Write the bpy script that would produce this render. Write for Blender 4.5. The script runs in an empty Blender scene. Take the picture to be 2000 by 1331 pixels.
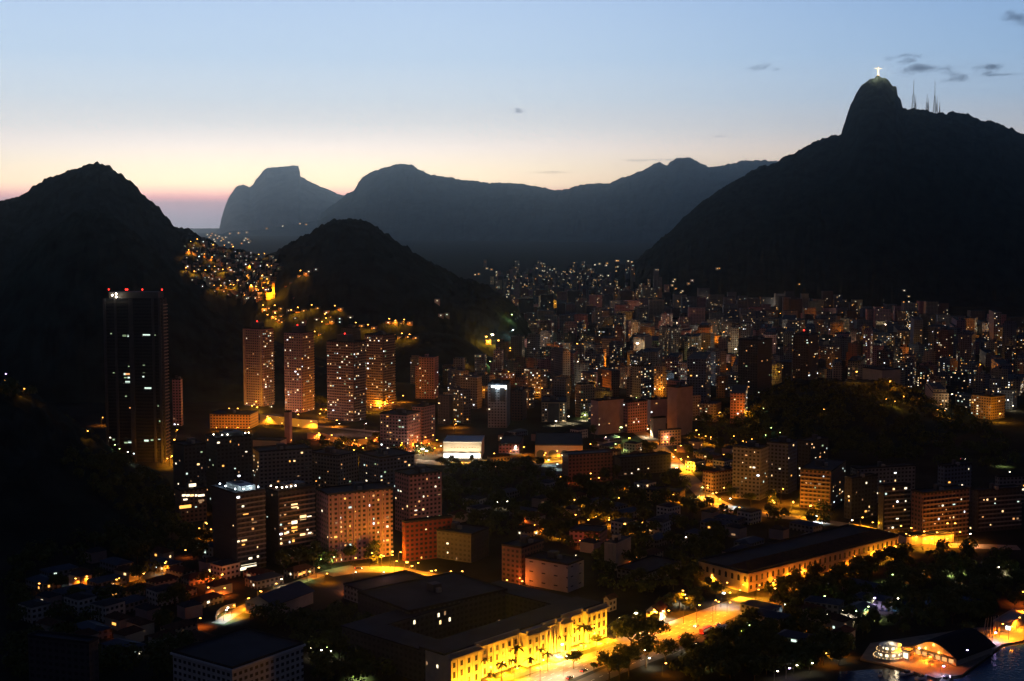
import bpy, bmesh, math, random
import numpy as np
from mathutils import Vector, Matrix
random.seed(7)
S = bpy.context.scene
COL = S.collection

# ------------------------------------------------------------------ camera
F = 2650.0; CX, CY = 1000.0, 665.5; CAMZ = 220.0
PITCH = math.atan((CY - 440.0) / F)
cd = bpy.data.cameras.new('camera'); cam = bpy.data.objects.new('camera', cd); COL.objects.link(cam)
cam.location = (0, 0, CAMZ); cam.rotation_euler = (math.pi / 2 - PITCH, 0, 0)
cd.sensor_width = 36.0; cd.lens = 36.0 * F / 2000.0
cd.clip_start = 1.0; cd.clip_end = 200000.0
S.camera = cam
S.view_settings.view_transform = 'Standard'; S.view_settings.look = 'None'
S.view_settings.exposure = 0.0; S.view_settings.gamma = 1.0
S.cycles.use_denoising = True
S.cycles.max_bounces = 3; S.cycles.diffuse_bounces = 2; S.cycles.glossy_bounces = 2
S.cycles.transmission_bounces = 2; S.cycles.volume_bounces = 0; S.cycles.transparent_max_bounces = 8
S.cycles.sample_clamp_indirect = 3.0
S.cycles.use_light_tree = True
S.cycles.volume_step_rate = 4.0

# ------------------------------------------------------------------ dusk sky
def srgb(r, g, b, a=1.0):
    f = lambda c: (c / 255 / 12.92) if c / 255 <= 0.04045 else ((c / 255 + 0.055) / 1.055) ** 2.4
    return (f(r), f(g), f(b), a)
W = bpy.data.worlds.new('World'); S.world = W; W.use_nodes = True
nt = W.node_tree; nt.nodes.clear(); N = nt.nodes; L = nt.links
def nd(t, nodes=None, **kw):
    n = (nodes or N).new(t)
    for k, v in kw.items(): setattr(n, k, v)
    return n
def math_node(op, a, b=None, nodes=None, links=None, clamp=False):
    nodes = nodes or N; links = links or L
    n = nodes.new('ShaderNodeMath'); n.operation = op; n.use_clamp = clamp
    for i, v in enumerate((a, b)):
        if v is None: continue
        if isinstance(v, (int, float)): n.inputs[i].default_value = v
        else: links.new(v, n.inputs[i])
    return n.outputs[0]
def elev(y):                       # sine of the elevation seen at photo row y
    return math.sin(math.atan((440.0 - y) / F))
tc = nd('ShaderNodeTexCoord'); sep = nd('ShaderNodeSeparateXYZ'); L.new(tc.outputs['Generated'], sep.inputs[0])
X, Y, Z = sep.outputs
def ramp(stops, scale):
    r = nd('ShaderNodeValToRGB'); r.color_ramp.interpolation = 'B_SPLINE' if False else 'LINEAR'
    e = r.color_ramp.elements
    stops = sorted(stops, key=lambda s: s[0])
    e[0].position = stops[0][0] / scale; e[0].color = srgb(*stops[0][1])
    e[1].position = stops[-1][0] / scale; e[1].color = srgb(*stops[-1][1])
    for p, c in stops[1:-1]:
        k = e.new(p / scale); k.color = srgb(*c)
    return r
zc = math_node('MULTIPLY', Z, 1 / 0.5, clamp=True)
SKY_L = [(0.0, (128, 124, 134)), (elev(418), (140, 126, 136)), (elev(398), (156, 128, 134)), (elev(388), (200, 146, 142)),
         (elev(376), (244, 186, 162)), (elev(362), (255, 222, 178)), (elev(330), (254, 230, 192)), (elev(290), (253, 234, 216)),
         (elev(250), (238, 230, 221)), (elev(200), (209, 214, 217)), (elev(120), (181, 197, 213)), (elev(0), (164, 184, 209)),
         (0.20, (110, 134, 172)), (0.26, (50, 68, 102)), (0.5, (24, 34, 58))]
SKY_R = [(0.0, (40, 46, 62)), (elev(372), (90, 85, 92)), (elev(350), (200, 160, 140)), (elev(305), (230, 204, 180)),
         (elev(260), (192, 192, 193)), (elev(200), (154, 174, 194)), (elev(120), (136, 164, 193)), (elev(0), (118, 149, 186)),
         (0.20, (80, 106, 148)), (0.26, (36, 52, 86)), (0.5, (18, 27, 50))]
rl = ramp(SKY_L, 0.5); rr = ramp(SKY_R, 0.5)
L.new(zc, rl.inputs[0]); L.new(zc, rr.inputs[0])
az = math_node('ARCTAN2', X, Y)                     # 0 straight ahead, + to the right
mr = nd('ShaderNodeMapRange', interpolation_type='SMOOTHSTEP'); L.new(az, mr.inputs[0])
mr.inputs[1].default_value = -0.10; mr.inputs[2].default_value = 0.46
mx = nd('ShaderNodeMix', data_type='RGBA'); L.new(mr.outputs[0], mx.inputs[0]); L.new(rl.outputs[0], mx.inputs[6]); L.new(rr.outputs[0], mx.inputs[7])
# the glow only fills the western sky; behind the camera it is already night blue
absaz = math_node('ABSOLUTE', math_node('ADD', az, 0.18))
me = nd('ShaderNodeMapRange', interpolation_type='SMOOTHSTEP'); L.new(absaz, me.inputs[0])
me.inputs[1].default_value = 0.5; me.inputs[2].default_value = 1.1
nish = nd('ShaderNodeTexSky', sky_type='NISHITA', sun_disc=False); nish.sun_elevation = math.radians(-2.0); nish.sun_rotation = math.radians(-7); nish.altitude = 200
nm = nd('ShaderNodeMix', data_type='RGBA', blend_type='ADD'); nm.inputs[0].default_value = 1.0
ns = nd('ShaderNodeVectorMath', operation='SCALE'); L.new(nish.outputs[0], ns.inputs[0]); ns.inputs[3].default_value = 0.05
L.new(ns.outputs[0], nm.inputs[6]); nm.inputs[7].default_value = srgb(13, 19, 36)
m2 = nd('ShaderNodeMix', data_type='RGBA'); L.new(me.outputs[0], m2.inputs[0]); L.new(mx.outputs[2], m2.inputs[6]); L.new(nm.outputs[2], m2.inputs[7])
ga = nd('ShaderNodeMapRange', interpolation_type='SMOOTHSTEP'); L.new(absaz, ga.inputs[0])
ga.inputs[1].default_value = 0.0; ga.inputs[2].default_value = 0.46; ga.inputs[3].default_value = 1.0; ga.inputs[4].default_value = 0.0
gz = nd('ShaderNodeMapRange', interpolation_type='SMOOTHSTEP'); L.new(Z, gz.inputs[0])
gz.inputs[1].default_value = 0.02; gz.inputs[2].default_value = 0.085; gz.inputs[3].default_value = 1.0; gz.inputs[4].default_value = 0.0
gain = math_node('ADD', math_node('MULTIPLY', math_node('MULTIPLY', ga.outputs[0], gz.outputs[0]), 0.8), 1.0)
sc_ = nd('ShaderNodeVectorMath', operation='SCALE'); L.new(m2.outputs[2], sc_.inputs[0]); L.new(gain, sc_.inputs[3])
bg = nd('ShaderNodeBackground'); L.new(sc_.outputs[0], bg.inputs[0]); bg.inputs[1].default_value = 1.68
wo = nd('ShaderNodeOutputWorld'); L.new(bg.outputs[0], wo.inputs[0])

# ------------------------------------------------------------------ geometry of the view
cp, sp = math.cos(PITCH), math.sin(PITCH)
def ray(px, py):
    a = (px - CX) / F; b = -(py - CY) / F
    v = (a, cp + b * sp, -sp + b * cp)
    return (a / v[1], 1.0, v[2] / v[1])
def P(px, py, Y):                  # the point seen at (px, py), Y metres ahead
    r = ray(px, py); return Vector((r[0] * Y, Y, CAMZ + r[2] * Y))
def G(px, py, z=0.0):              # the point of level z seen at (px, py)
    r = ray(px, py); Y = (z - CAMZ) / r[2]; return Vector((r[0] * Y, Y, z))
def PX(x, y, z):                   # where a world point is seen
    d = y * cp + (CAMZ - z) * sp
    return CX + F * x / d, CY - F * (y * sp - (CAMZ - z) * cp) / d

def _hash(ix, iy, s):
    h = (ix * 374761393 + iy * 668265263 + s * 974634777) & 0xffffffff
    h = ((h ^ (h >> 13)) * 1274126177) & 0xffffffff
    return ((h ^ (h >> 16)) & 0xffff) / 65535.0
def vnoise(x, y, s=0):
    x = np.asarray(x, float); y = np.asarray(y, float)
    ix = np.floor(x).astype(np.int64); iy = np.floor(y).astype(np.int64)
    fx = x - ix; fy = y - iy; fx = fx * fx * (3 - 2 * fx); fy = fy * fy * (3 - 2 * fy)
    a = _hash(ix, iy, s); b = _hash(ix + 1, iy, s); c = _hash(ix, iy + 1, s); d = _hash(ix + 1, iy + 1, s)
    return (a + (b - a) * fx) * (1 - fy) + (c + (d - c) * fx) * fy
def fbm(x, y, s=0, o=4):
    t = 0; a = 0.5
    for i in range(o): t = t + a * (vnoise(x * 2 ** i, y * 2 ** i, s + i) - 0.5); a *= 0.5
    return t

# ------------------------------------------------------------------ materials
MATS = {}
def mat(name, rgb, rough=0.9, spec=0.2, emit=None, es=0.0, var=0.0, vscale=0.05, metal=0.0, bump=0.0):
    m = bpy.data.materials.new(name); m.use_nodes = True
    n = m.node_tree.nodes; l = m.node_tree.links; b = n['Principled BSDF']
    b.inputs['Base Color'].default_value = (*rgb, 1); b.inputs['Roughness'].default_value = rough
    b.inputs['Specular IOR Level'].default_value = spec; b.inputs['Metallic'].default_value = metal
    if emit:
        b.inputs['Emission Color'].default_value = (*emit, 1); b.inputs['Emission Strength'].default_value = es
        m.cycles.emission_sampling = 'NONE'
    if var:
        g = n.new('ShaderNodeNewGeometry'); t = n.new('ShaderNodeTexNoise'); t.inputs['Scale'].default_value = vscale; t.inputs['Detail'].default_value = 5
        l.new(g.outputs['Position'], t.inputs['Vector'])
        r = n.new('ShaderNodeMapRange'); r.inputs[1].default_value = 0.3; r.inputs[2].default_value = 0.7
        r.inputs[3].default_value = 1 - var; r.inputs[4].default_value = 1 + var; l.new(t.outputs[0], r.inputs[0])
        s = n.new('ShaderNodeVectorMath'); s.operation = 'SCALE'; s.inputs[0].default_value = rgb; l.new(r.outputs[0], s.inputs[3])
        l.new(s.outputs[0], b.inputs['Base Color'])
        if bump:
            bp = n.new('ShaderNodeBump'); bp.inputs['Distance'].default_value = bump; l.new(t.outputs[0], bp.inputs['Height']); l.new(bp.outputs[0], b.inputs['Normal'])
    MATS[name] = m; return m
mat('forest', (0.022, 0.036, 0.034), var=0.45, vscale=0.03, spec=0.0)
mat('hazed_forest', (0.06, 0.10, 0.12), var=0.3, vscale=0.006, spec=0.0)  # forest made paler and bluer, distance haze put into its colour
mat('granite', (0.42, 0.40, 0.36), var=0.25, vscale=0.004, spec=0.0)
mat('ground', (0.036, 0.036, 0.032), var=0.4, vscale=0.02, spec=0.0)

def kind(o, k): o['kind'] = k; return o
def mesh_obj(name, verts, faces, m, parent=None, smooth=False, loc=None):
    me = bpy.data.meshes.new(name); me.from_pydata([tuple(v) for v in verts], [], faces)
    if smooth: me.polygons.foreach_set('use_smooth', [True] * len(me.polygons))
    if m is not None: me.materials.append(MATS[m] if isinstance(m, str) else m)
    o = bpy.data.objects.new(name, me); COL.objects.link(o)
    if parent: o.parent = parent
    if loc is not None: o.location = loc
    return o
def grid_mesh(name, V, nu, nv, m, smooth=True):
    me = bpy.data.meshes.new(name)
    me.vertices.add(nu * nv); me.vertices.foreach_set('co', V.reshape(-1).astype(np.float32))
    i = np.arange((nu - 1) * (nv - 1)); a = (i // (nv - 1)) * nv + i % (nv - 1)
    q = np.stack([a, a + nv, a + nv + 1, a + 1], 1)
    me.loops.add(q.size); me.loops.foreach_set('vertex_index', q.reshape(-1).astype(np.int32))
    me.polygons.add(len(q)); me.polygons.foreach_set('loop_start', (np.arange(len(q)) * 4).astype(np.int32))
    me.polygons.foreach_set('use_smooth', np.full(len(q), smooth))
    me.update(); me.validate(); me.materials.append(MATS[m])
    o = bpy.data.objects.new(name, me); COL.objects.link(o); return o

# ------------------------------------------------------------------ hills: a ridge seen along a line of pixels, with real depth before and behind it
class Hill:
    def __init__(s, name, D, wf, wb, prof, m, rough=(3.0, 14.0), big=(10.0, 200.0), p=1.5, tilt=0.0, nu=None):
        s.name, s.D, s.wf, s.wb, s.m, s.rough, s.big, s.p, s.tilt = name, D, wf, wb, m, rough, big, p, tilt
        us = []; zs = []
        for px, py in prof:
            r = ray(px, py); us.append(r[0]); Y = s.depth(r[0]); zs.append(CAMZ + r[2] * Y)
        s.us = np.array(us); s.zs = np.array(zs); s.nu = nu
    def depth(s, u): return s.D * (1 + s.tilt * u)
    def z(s, x, y):
        x = np.asarray(x, float); y = np.asarray(y, float)
        u = x / np.maximum(y, 1.0); D = s.depth(u); zr = np.maximum(np.interp(u, s.us, s.zs, left=-30, right=-30), -12.0)
        r = (y - D); t = np.where(r < 0, -r / s.wf, r / s.wb)
        base = (zr + 12) * np.clip(1 - np.clip(t, 0, 2) ** s.p, -0.4, 1) - 12
        k = np.clip(base / 60, 0, 1)
        base = base + s.big[0] * fbm(x / s.big[1], y / s.big[1], 11, 4) * np.clip(t * 3, 0, 1) * 2 * k
        base = base + s.rough[0] * (vnoise(x / s.rough[1], y / s.rough[1], 5) - 0.5 + 0.6 * (vnoise(x / s.rough[1] * 2.3, y / s.rough[1] * 2.3, 6) - 0.5)) * k
        return base
    def build(s):
        du = 1.0 / F * (1.3 if s.D < 6000 else 2.0)
        u = np.arange(s.us[0], s.us[-1], du); nu = len(u)
        a = np.linspace(0, 1, 70) ** 1.6
        r = np.concatenate([-a[::-1] * 1.12, (np.linspace(0, 1, 10) ** 1.5)[1:] * 0.9]); nv = len(r)
        U, R = np.meshgrid(u, r, indexing='ij'); D = s.depth(U)
        Yv = D + np.where(R < 0, R * s.wf, R * s.wb); Xv = U * Yv
        V = np.stack([Xv, Yv, s.z(Xv, Yv)], -1)
        o = grid_mesh(s.name, V, nu, nv, s.m); kind(o, 'structure'); return o
HILLS = [
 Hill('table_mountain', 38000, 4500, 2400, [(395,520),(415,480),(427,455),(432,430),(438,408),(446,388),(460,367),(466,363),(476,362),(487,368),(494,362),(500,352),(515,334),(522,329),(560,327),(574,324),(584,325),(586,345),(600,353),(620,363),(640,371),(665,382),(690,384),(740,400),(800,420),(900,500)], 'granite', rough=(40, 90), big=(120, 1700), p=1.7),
 Hill('far_foothills', 30000, 2200, 1800, [(340,470),(395,458),(420,462),(450,452),(500,450),(560,441),(620,432),(660,425),(720,425),(800,450),(900,480)], 'hazed_forest', rough=(16, 70), big=(40, 900)),
 Hill('far_range', 26000, 7500, 3300, [(620,430),(650,405),(680,384),(690,380),(697,368),(705,356),(718,346),(732,339),(750,333),(775,326),(790,326),(808,329),(822,338),(840,345),(870,350),(900,356),(930,358),(960,361),(990,359),(1020,362),(1050,367),(1085,374),(1100,373),(1130,365),(1160,360),(1190,361),(1210,352),(1235,344),(1262,332),(1280,322),(1290,319),(1298,325),(1304,326),(1315,314),(1330,309),(1346,309),(1356,316),(1364,322),(1385,332),(1400,333),(1425,327),(1450,321),(1480,321),(1515,320),(1600,320),(1700,340)], 'hazed_forest', rough=(62, 78), big=(330, 1800), tilt=-0.7),
 Hill('left_mountain', 3000, 620, 900, [(-350,560),(-200,480),(-60,415),(0,397),(40,384),(90,352),(125,341),(138,334),(160,326),(178,325),(190,321),(215,325),(225,334),(240,344),(258,356),(275,376),(290,390),(312,410),(322,425),(335,438),(350,447),(366,450),(385,458),(410,471),(430,484),(455,488),(475,493),(500,500),(520,515),(545,525),(560,570),(600,640)], 'forest', rough=(11, 13), big=(40, 260), p=1.45),
 Hill('dark_front_hill', 1950, 290, 500, [(-300,560),(-100,620),(0,560),(30,520),(60,485),(100,446),(140,422),(160,414),(185,411),(215,421),(260,453),(300,486),(340,536),(380,579),(420,615),(470,640),(520,665),(580,700),(640,720)], 'forest', rough=(8, 11), big=(24, 180), p=1.5),
 Hill('cone_hill', 2650, 560, 600, [(470,560),(500,520),(520,503),(548,487),(590,465),(620,449),(640,436),(652,431),(690,429),(705,430),(722,437),(760,462),(800,488),(850,518),(900,544),(925,549),(950,559),(980,577),(1010,602),(1040,650),(1060,700)], 'forest', rough=(10, 12), big=(26, 200), p=1.35),
 Hill('statue_mountain', 4600, 950, 1400, [(1060,625),(1110,598),(1155,570),(1200,541),(1250,503),(1300,460),(1350,413),(1400,375),(1450,345),(1490,326),(1515,320),(1530,308),(1550,300),(1575,288),(1600,276),(1620,268),(1643,260),(1648,245),(1655,222),(1663,203),(1668,194),(1680,172),(1692,164),(1702,156),(1714,150),(1728,151),(1735,158),(1741,167),(1751,173),(1753,190),(1760,200),(1763,214),(1775,215),(1790,216),(1830,221),(1855,220),(1880,223),(1905,232),(1915,236),(1940,240),(1970,250),(2000,265),(2080,300),(2250,380),(2500,470)], 'forest', rough=(15, 18), big=(70, 420), p=1.25),
 Hill('wooded_knoll', 2080, 220, 260, [(750,700),(762,668),(790,655),(820,649),(855,650),(890,656),(915,668),(940,688),(965,716),(985,750)], 'forest', rough=(4, 10), big=(8, 120)),
 Hill('park_hill', 1560, 290, 330, [(1330,850),(1360,828),(1400,812),(1450,800),(1490,780),(1520,762),(1540,754),(1600,748),(1700,750),(1740,754),(1800,780),(1850,795),(1900,806),(1940,832),(1970,870),(1985,905),(2000,940),(2030,1000)], 'forest', rough=(8, 9), big=(10, 120), p=1.6),
 Hill('embankment', 1480, 110, 140, [(470,860),(500,838),(560,838),(620,832),(700,842),(745,850),(790,880)], 'forest', rough=(3, 9), big=(5, 60)),
 Hill('near_dark_slope', 1080, 190, 200, [(-250,640),(-120,690),(-40,735),(0,752),(60,772),(120,815),(170,850),(200,868),(260,912),(300,938),(330,965),(352,1000),(368,1030),(385,1075)], 'forest', rough=(8, 9), big=(12, 90), p=1.5),
]
def terrain(x, y):
    z = 0.0
    for h in HILLS:
        z = max(z, float(h.z(x, y)))
    return z
def hit(px, py, y0=500.0, y1=37500.0):     # first terrain point seen at a pixel
    r = ray(px, py); ys = np.geomspace(y0, y1, 1600); xs = r[0] * ys; zr = CAMZ + r[2] * ys
    zt = np.zeros_like(ys)
    for h in HILLS: zt = np.maximum(zt, h.z(xs, ys))
    k = np.nonzero(zr <= zt)[0]
    if len(k) == 0: return None
    i = k[0]; return Vector((xs[i], ys[i], float(zt[i])))
for h in HILLS: h.build()
# flat ground to the horizon
g = mesh_obj('ground', [(-60000, -200, 0), (60000, -200, 0), (60000, 90000, 0), (-60000, 90000, 0)], [(0, 1, 2, 3)], 'ground'); kind(g, 'structure')

# ------------------------------------------------------------------ helpers for things and parts
def tag(o, label, cat, group=None):
    o['label'] = label; o['category'] = cat
    if group: o['group'] = group
    return o
def empty(name, loc, rz=0.0):
    o = bpy.data.objects.new(name, None); COL.objects.link(o); o.location = loc; o.rotation_euler = (0, 0, rz)
    o.empty_display_size = 0.5; return o
ORD = ['first', 'second', 'third', 'fourth', 'fifth', 'sixth', 'seventh', 'eighth', 'ninth', 'tenth', 'eleventh', 'twelfth', 'thirteenth', 'fourteenth', 'fifteenth',
       'sixteenth', 'seventeenth', 'eighteenth', 'nineteenth', 'twentieth']
TENS = ['', '', 'twenty', 'thirty', 'forty', 'fifty', 'sixty', 'seventy', 'eighty', 'ninety']
def nth(i):
    if i < 20: return ORD[i]
    t, u = divmod(i + 1, 10)
    if t > 9: return str(i + 1) + 'th'
    return TENS[t] + '-' + ORD[u - 1] if u else TENS[t][:-1] + 'ieth'
class MB:
    def __init__(s): s.v = []; s.f = []; s.m = []; s.uv = {}
    def quad(s, pts, mi=0, uv=None):
        i = len(s.v); s.v += [tuple(p) for p in pts]; s.f.append(tuple(range(i, i + len(pts)))); s.m.append(mi)
        if uv: s.uv[len(s.f) - 1] = uv
        return s
    def box(s, x0, x1, y0, y1, z0, z1, mi=0, top=None):
        v = [(x0, y0, z0), (x1, y0, z0), (x1, y1, z0), (x0, y1, z0), (x0, y0, z1), (x1, y0, z1), (x1, y1, z1), (x0, y1, z1)]
        w, d, h = x1 - x0, y1 - y0, z1 - z0
        def q(a, L_): s.quad([v[k] for k in a], mi, [(0, 0), (L_, 0), (L_, h), (0, h)])
        q((0, 1, 5, 4), w); q((1, 2, 6, 5), d); q((2, 3, 7, 6), w); q((3, 0, 4, 7), d)
        s.quad([v[k] for k in (4, 5, 6, 7)], mi if top is None else top, [(-9, -9)] * 4)
        s.quad([v[k] for k in (3, 2, 1, 0)], mi, [(-9, -9)] * 4); return s
    def tube(s, p, q, r0, r1=None, n=6, mi=0):
        r1 = r0 if r1 is None else r1; p = Vector(p); q = Vector(q); d = (q - p).normalized()
        a = d.orthogonal().normalized(); b = d.cross(a); i = len(s.v)
        for c, r in ((p, r0), (q, r1)):
            for k in range(n):
                t = 2 * math.pi * k / n; s.v.append(tuple(c + a * r * math.cos(t) + b * r * math.sin(t)))
        for k in range(n): s.f.append((i + k, i + (k + 1) % n, i + n + (k + 1) % n, i + n + k)); s.m.append(mi)
        s.f.append(tuple(i + n + k for k in range(n))); s.m.append(mi); s.f.append(tuple(i + n - 1 - k for k in range(n))); s.m.append(mi); return s
    def mesh(s, name, mats, smooth=False):
        me = bpy.data.meshes.new(name); me.from_pydata(s.v, [], s.f)
        for m in ([mats] if isinstance(mats, str) else mats): me.materials.append(MATS[m])
        me.polygons.foreach_set('material_index', s.m)
        if smooth: me.polygons.foreach_set('use_smooth', [True] * len(s.f))
        if s.uv:
            uvl = me.uv_layers.new(name='UVMap').data
            for pi, uv in s.uv.items():
                for k, li in enumerate(me.polygons[pi].loop_indices): uvl[li].uv = uv[k]
        me.update(); return me
    def obj(s, name, mats, parent=None, smooth=False, loc=None):
        o = bpy.data.objects.new(name, s.mesh(name, mats, smooth)); COL.objects.link(o)
        if parent: o.parent = parent
        if loc is not None: o.location = loc
        return o
def inst(name, me, parent, loc, scale=(1, 1, 1), rz=0.0):
    o = bpy.data.objects.new(name, me); COL.objects.link(o); o.parent = parent; o.location = loc; o.scale = scale
    if rz: o.rotation_euler = (0, 0, rz)
    return o

# ---- facades: plaster with rows of unlit window openings, laid out in metres from the corner
FH, BAY = 3.1, 3.3
def facade(name, rgb, win=(0.55, 0.5), glass=(0.03, 0.035, 0.045), bay=BAY, fh=FH, var=0.12):
    m = bpy.data.materials.new(name); m.use_nodes = True; n = m.node_tree.nodes; l = m.node_tree.links; b = n['Principled BSDF']
    uv = n.new('ShaderNodeUVMap'); sx = n.new('ShaderNodeSeparateXYZ'); l.new(uv.outputs[0], sx.inputs[0])
    def mn(op, a, c=None, cl=False):
        k = n.new('ShaderNodeMath'); k.operation = op; k.use_clamp = cl
        for i, v in enumerate((a, c)):
            if v is None: continue
            if isinstance(v, (int, float)): k.inputs[i].default_value = v
            else: l.new(v, k.inputs[i])
        return k.outputs[0]
    fx = mn('ABSOLUTE', mn('SUBTRACT', mn('FRACT', mn('DIVIDE', sx.outputs[0], bay)), 0.5))
    fz = mn('ABSOLUTE', mn('SUBTRACT', mn('FRACT', mn('DIVIDE', sx.outputs[1], fh)), 0.5))
    w = mn('MULTIPLY', mn('LESS_THAN', fx, win[0] / 2), mn('LESS_THAN', fz, win[1] / 2))
    w = mn('MULTIPLY', w, mn('GREATER_THAN', sx.outputs[1], 0.0))
    g = n.new('ShaderNodeNewGeometry'); t = n.new('ShaderNodeTexNoise'); t.inputs['Scale'].default_value = 0.15; t.inputs['Detail'].default_value = 5
    l.new(g.outputs['Position'], t.inputs['Vector'])
    r = n.new('ShaderNodeMapRange'); r.inputs[1].default_value = 0.3; r.inputs[2].default_value = 0.7; r.inputs[3].default_value = 1 - var; r.inputs[4].default_value = 1 + var
    l.new(t.outputs[0], r.inputs[0]); s = n.new('ShaderNodeVectorMath'); s.operation = 'SCALE'; s.inputs[0].default_value = rgb; l.new(r.outputs[0], s.inputs[3])
    mx = n.new('ShaderNodeMix'); mx.data_type = 'RGBA'; l.new(w, mx.inputs[0]); l.new(s.outputs[0], mx.inputs[6]); mx.inputs[7].default_value = (*glass, 1)
    l.new(mx.outputs[2], b.inputs['Base Color'])
    l.new(mn('SUBTRACT', 0.9, mn('MULTIPLY', w, 0.55)), b.inputs['Roughness']); b.inputs['Specular IOR Level'].default_value = 0.25
    bp = n.new('ShaderNodeBump'); bp.inputs['Distance'].default_value = 0.25; bp.invert = True; l.new(w, bp.inputs['Height']); l.new(bp.outputs[0], b.inputs['Normal'])
    MATS[name] = m; return m
facade('wall_grey', (0.26, 0.26, 0.28)); facade('wall_cream', (0.45, 0.38, 0.28)); facade('wall_pink', (0.42, 0.25, 0.3)); facade('wall_white', (0.6, 0.58, 0.55))
facade('wall_dark', (0.08, 0.085, 0.1)); facade('wall_blue', (0.16, 0.19, 0.26)); facade('wall_brown', (0.22, 0.14, 0.13)); facade('wall_red', (0.22, 0.06, 0.05))
facade('wall_ochre', (0.5, 0.34, 0.15)); facade('wall_green', (0.3, 0.38, 0.26)); facade('office_wall', (0.06, 0.06, 0.07), win=(0.94, 0.4), bay=7.0)
facade('wall_blank', (0.45, 0.4, 0.34), win=(0.0, 0.0)); facade('wall_blank_pink', (0.42, 0.3, 0.28), win=(0.0, 0.0)); facade('wall_blank_dark', (0.1, 0.1, 0.11), win=(0, 0)); facade('wall_slot', (0.5, 0.48, 0.45), win=(0.3, 0.12), bay=9.0, fh=6.0)
mat('roof_dark', (0.03, 0.035, 0.05), var=0.3, vscale=0.06, spec=0.15); mat('concrete', (0.3, 0.29, 0.28), var=0.2, vscale=0.2); mat('concrete_warm', (0.4, 0.3, 0.24), var=0.15, vscale=0.2)
mat('metal_dark', (0.04, 0.04, 0.045), rough=0.5, spec=0.5); mat('tile_roof', (0.08, 0.035, 0.025), var=0.3, vscale=0.4); mat('metal_roof', (0.03, 0.045, 0.075), rough=0.6, var=0.15, vscale=0.1)
mat('asphalt', (0.075, 0.07, 0.068), rough=0.85, var=0.25, vscale=0.12); mat('pavement', (0.2, 0.18, 0.16), var=0.2, vscale=0.2); mat('lawn', (0.06, 0.085, 0.025), var=0.35, vscale=0.25)
mat('palace_stone', (0.5, 0.44, 0.36), var=0.12, vscale=0.3); mat('palace_trim', (0.4, 0.34, 0.27), var=0.1, vscale=0.3); mat('glass_dark', (0.03, 0.03, 0.035), rough=0.25, spec=0.6)
mat('white_paint', (0.7, 0.7, 0.7)); mat('hall_stone', (0.5, 0.36, 0.24), var=0.15, vscale=0.3)
EM = {'amber': ((1.0, 0.42, 0.08), 2.2), 'warm': ((1.0, 0.62, 0.26), 2.2), 'cream': ((1.0, 0.84, 0.55), 2.2), 'cool': ((0.78, 1.0, 0.85), 1.3), 'white': ((0.9, 0.95, 1.0), 3.5),
      'dim': ((0.9, 0.5, 0.25), 0.4), 'ember': ((1.0, 0.45, 0.15), 1.2), 'green': ((0.7, 1.0, 0.55), 0.55), 'red': ((1.0, 0.03, 0.02), 5.0), 'sodium': ((1.0, 0.4, 0.06), 14.0), 'halide': ((1.0, 0.85, 0.6), 14.0), 'mercury': ((0.75, 0.95, 1.0), 12.0), 'greenlamp': ((0.7, 1.0, 0.3), 9.0), 'violet': ((0.6, 0.4, 1.0), 18.0)}
for k, (c, e) in EM.items(): mat('lit_' + k, (0.02, 0.02, 0.02), emit=c, es=e)
WINM = {}
for k in ('amber', 'warm', 'cream', 'cool', 'white', 'dim', 'green', 'ember'):
    mb = MB().box(-0.5, 0.5, -0.07, 0.07, -0.5, 0.5); WINM[k] = mb.mesh('window_' + k, 'lit_' + k)
GLOBE = {}
def globe_mesh(k):
    if k in GLOBE: return GLOBE[k]
    mb = MB(); n = 8; m = 4; i = 0
    for a in range(m + 1):
        t = math.pi * a / m
        for b in range(n): p = 2 * math.pi * b / n; mb.v.append((math.sin(t) * math.cos(p), math.sin(t) * math.sin(p), math.cos(t)))
    for a in range(m):
        for b in range(n): mb.f.append((a * n + b, (a + 1) * n + b, (a + 1) * n + (b + 1) % n, a * n + (b + 1) % n)); mb.m.append(0)
    GLOBE[k] = mb.mesh('lamp_' + k, 'lit_' + k, True); return GLOBE[k]
WINMIX = ['ember', 'dim', 'amber', 'warm', 'warm', 'warm', 'cream', 'cream', 'cream', 'cool', 'cool', 'white', 'dim', 'dim', 'dim', 'ember', 'ember', 'green']

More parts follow.
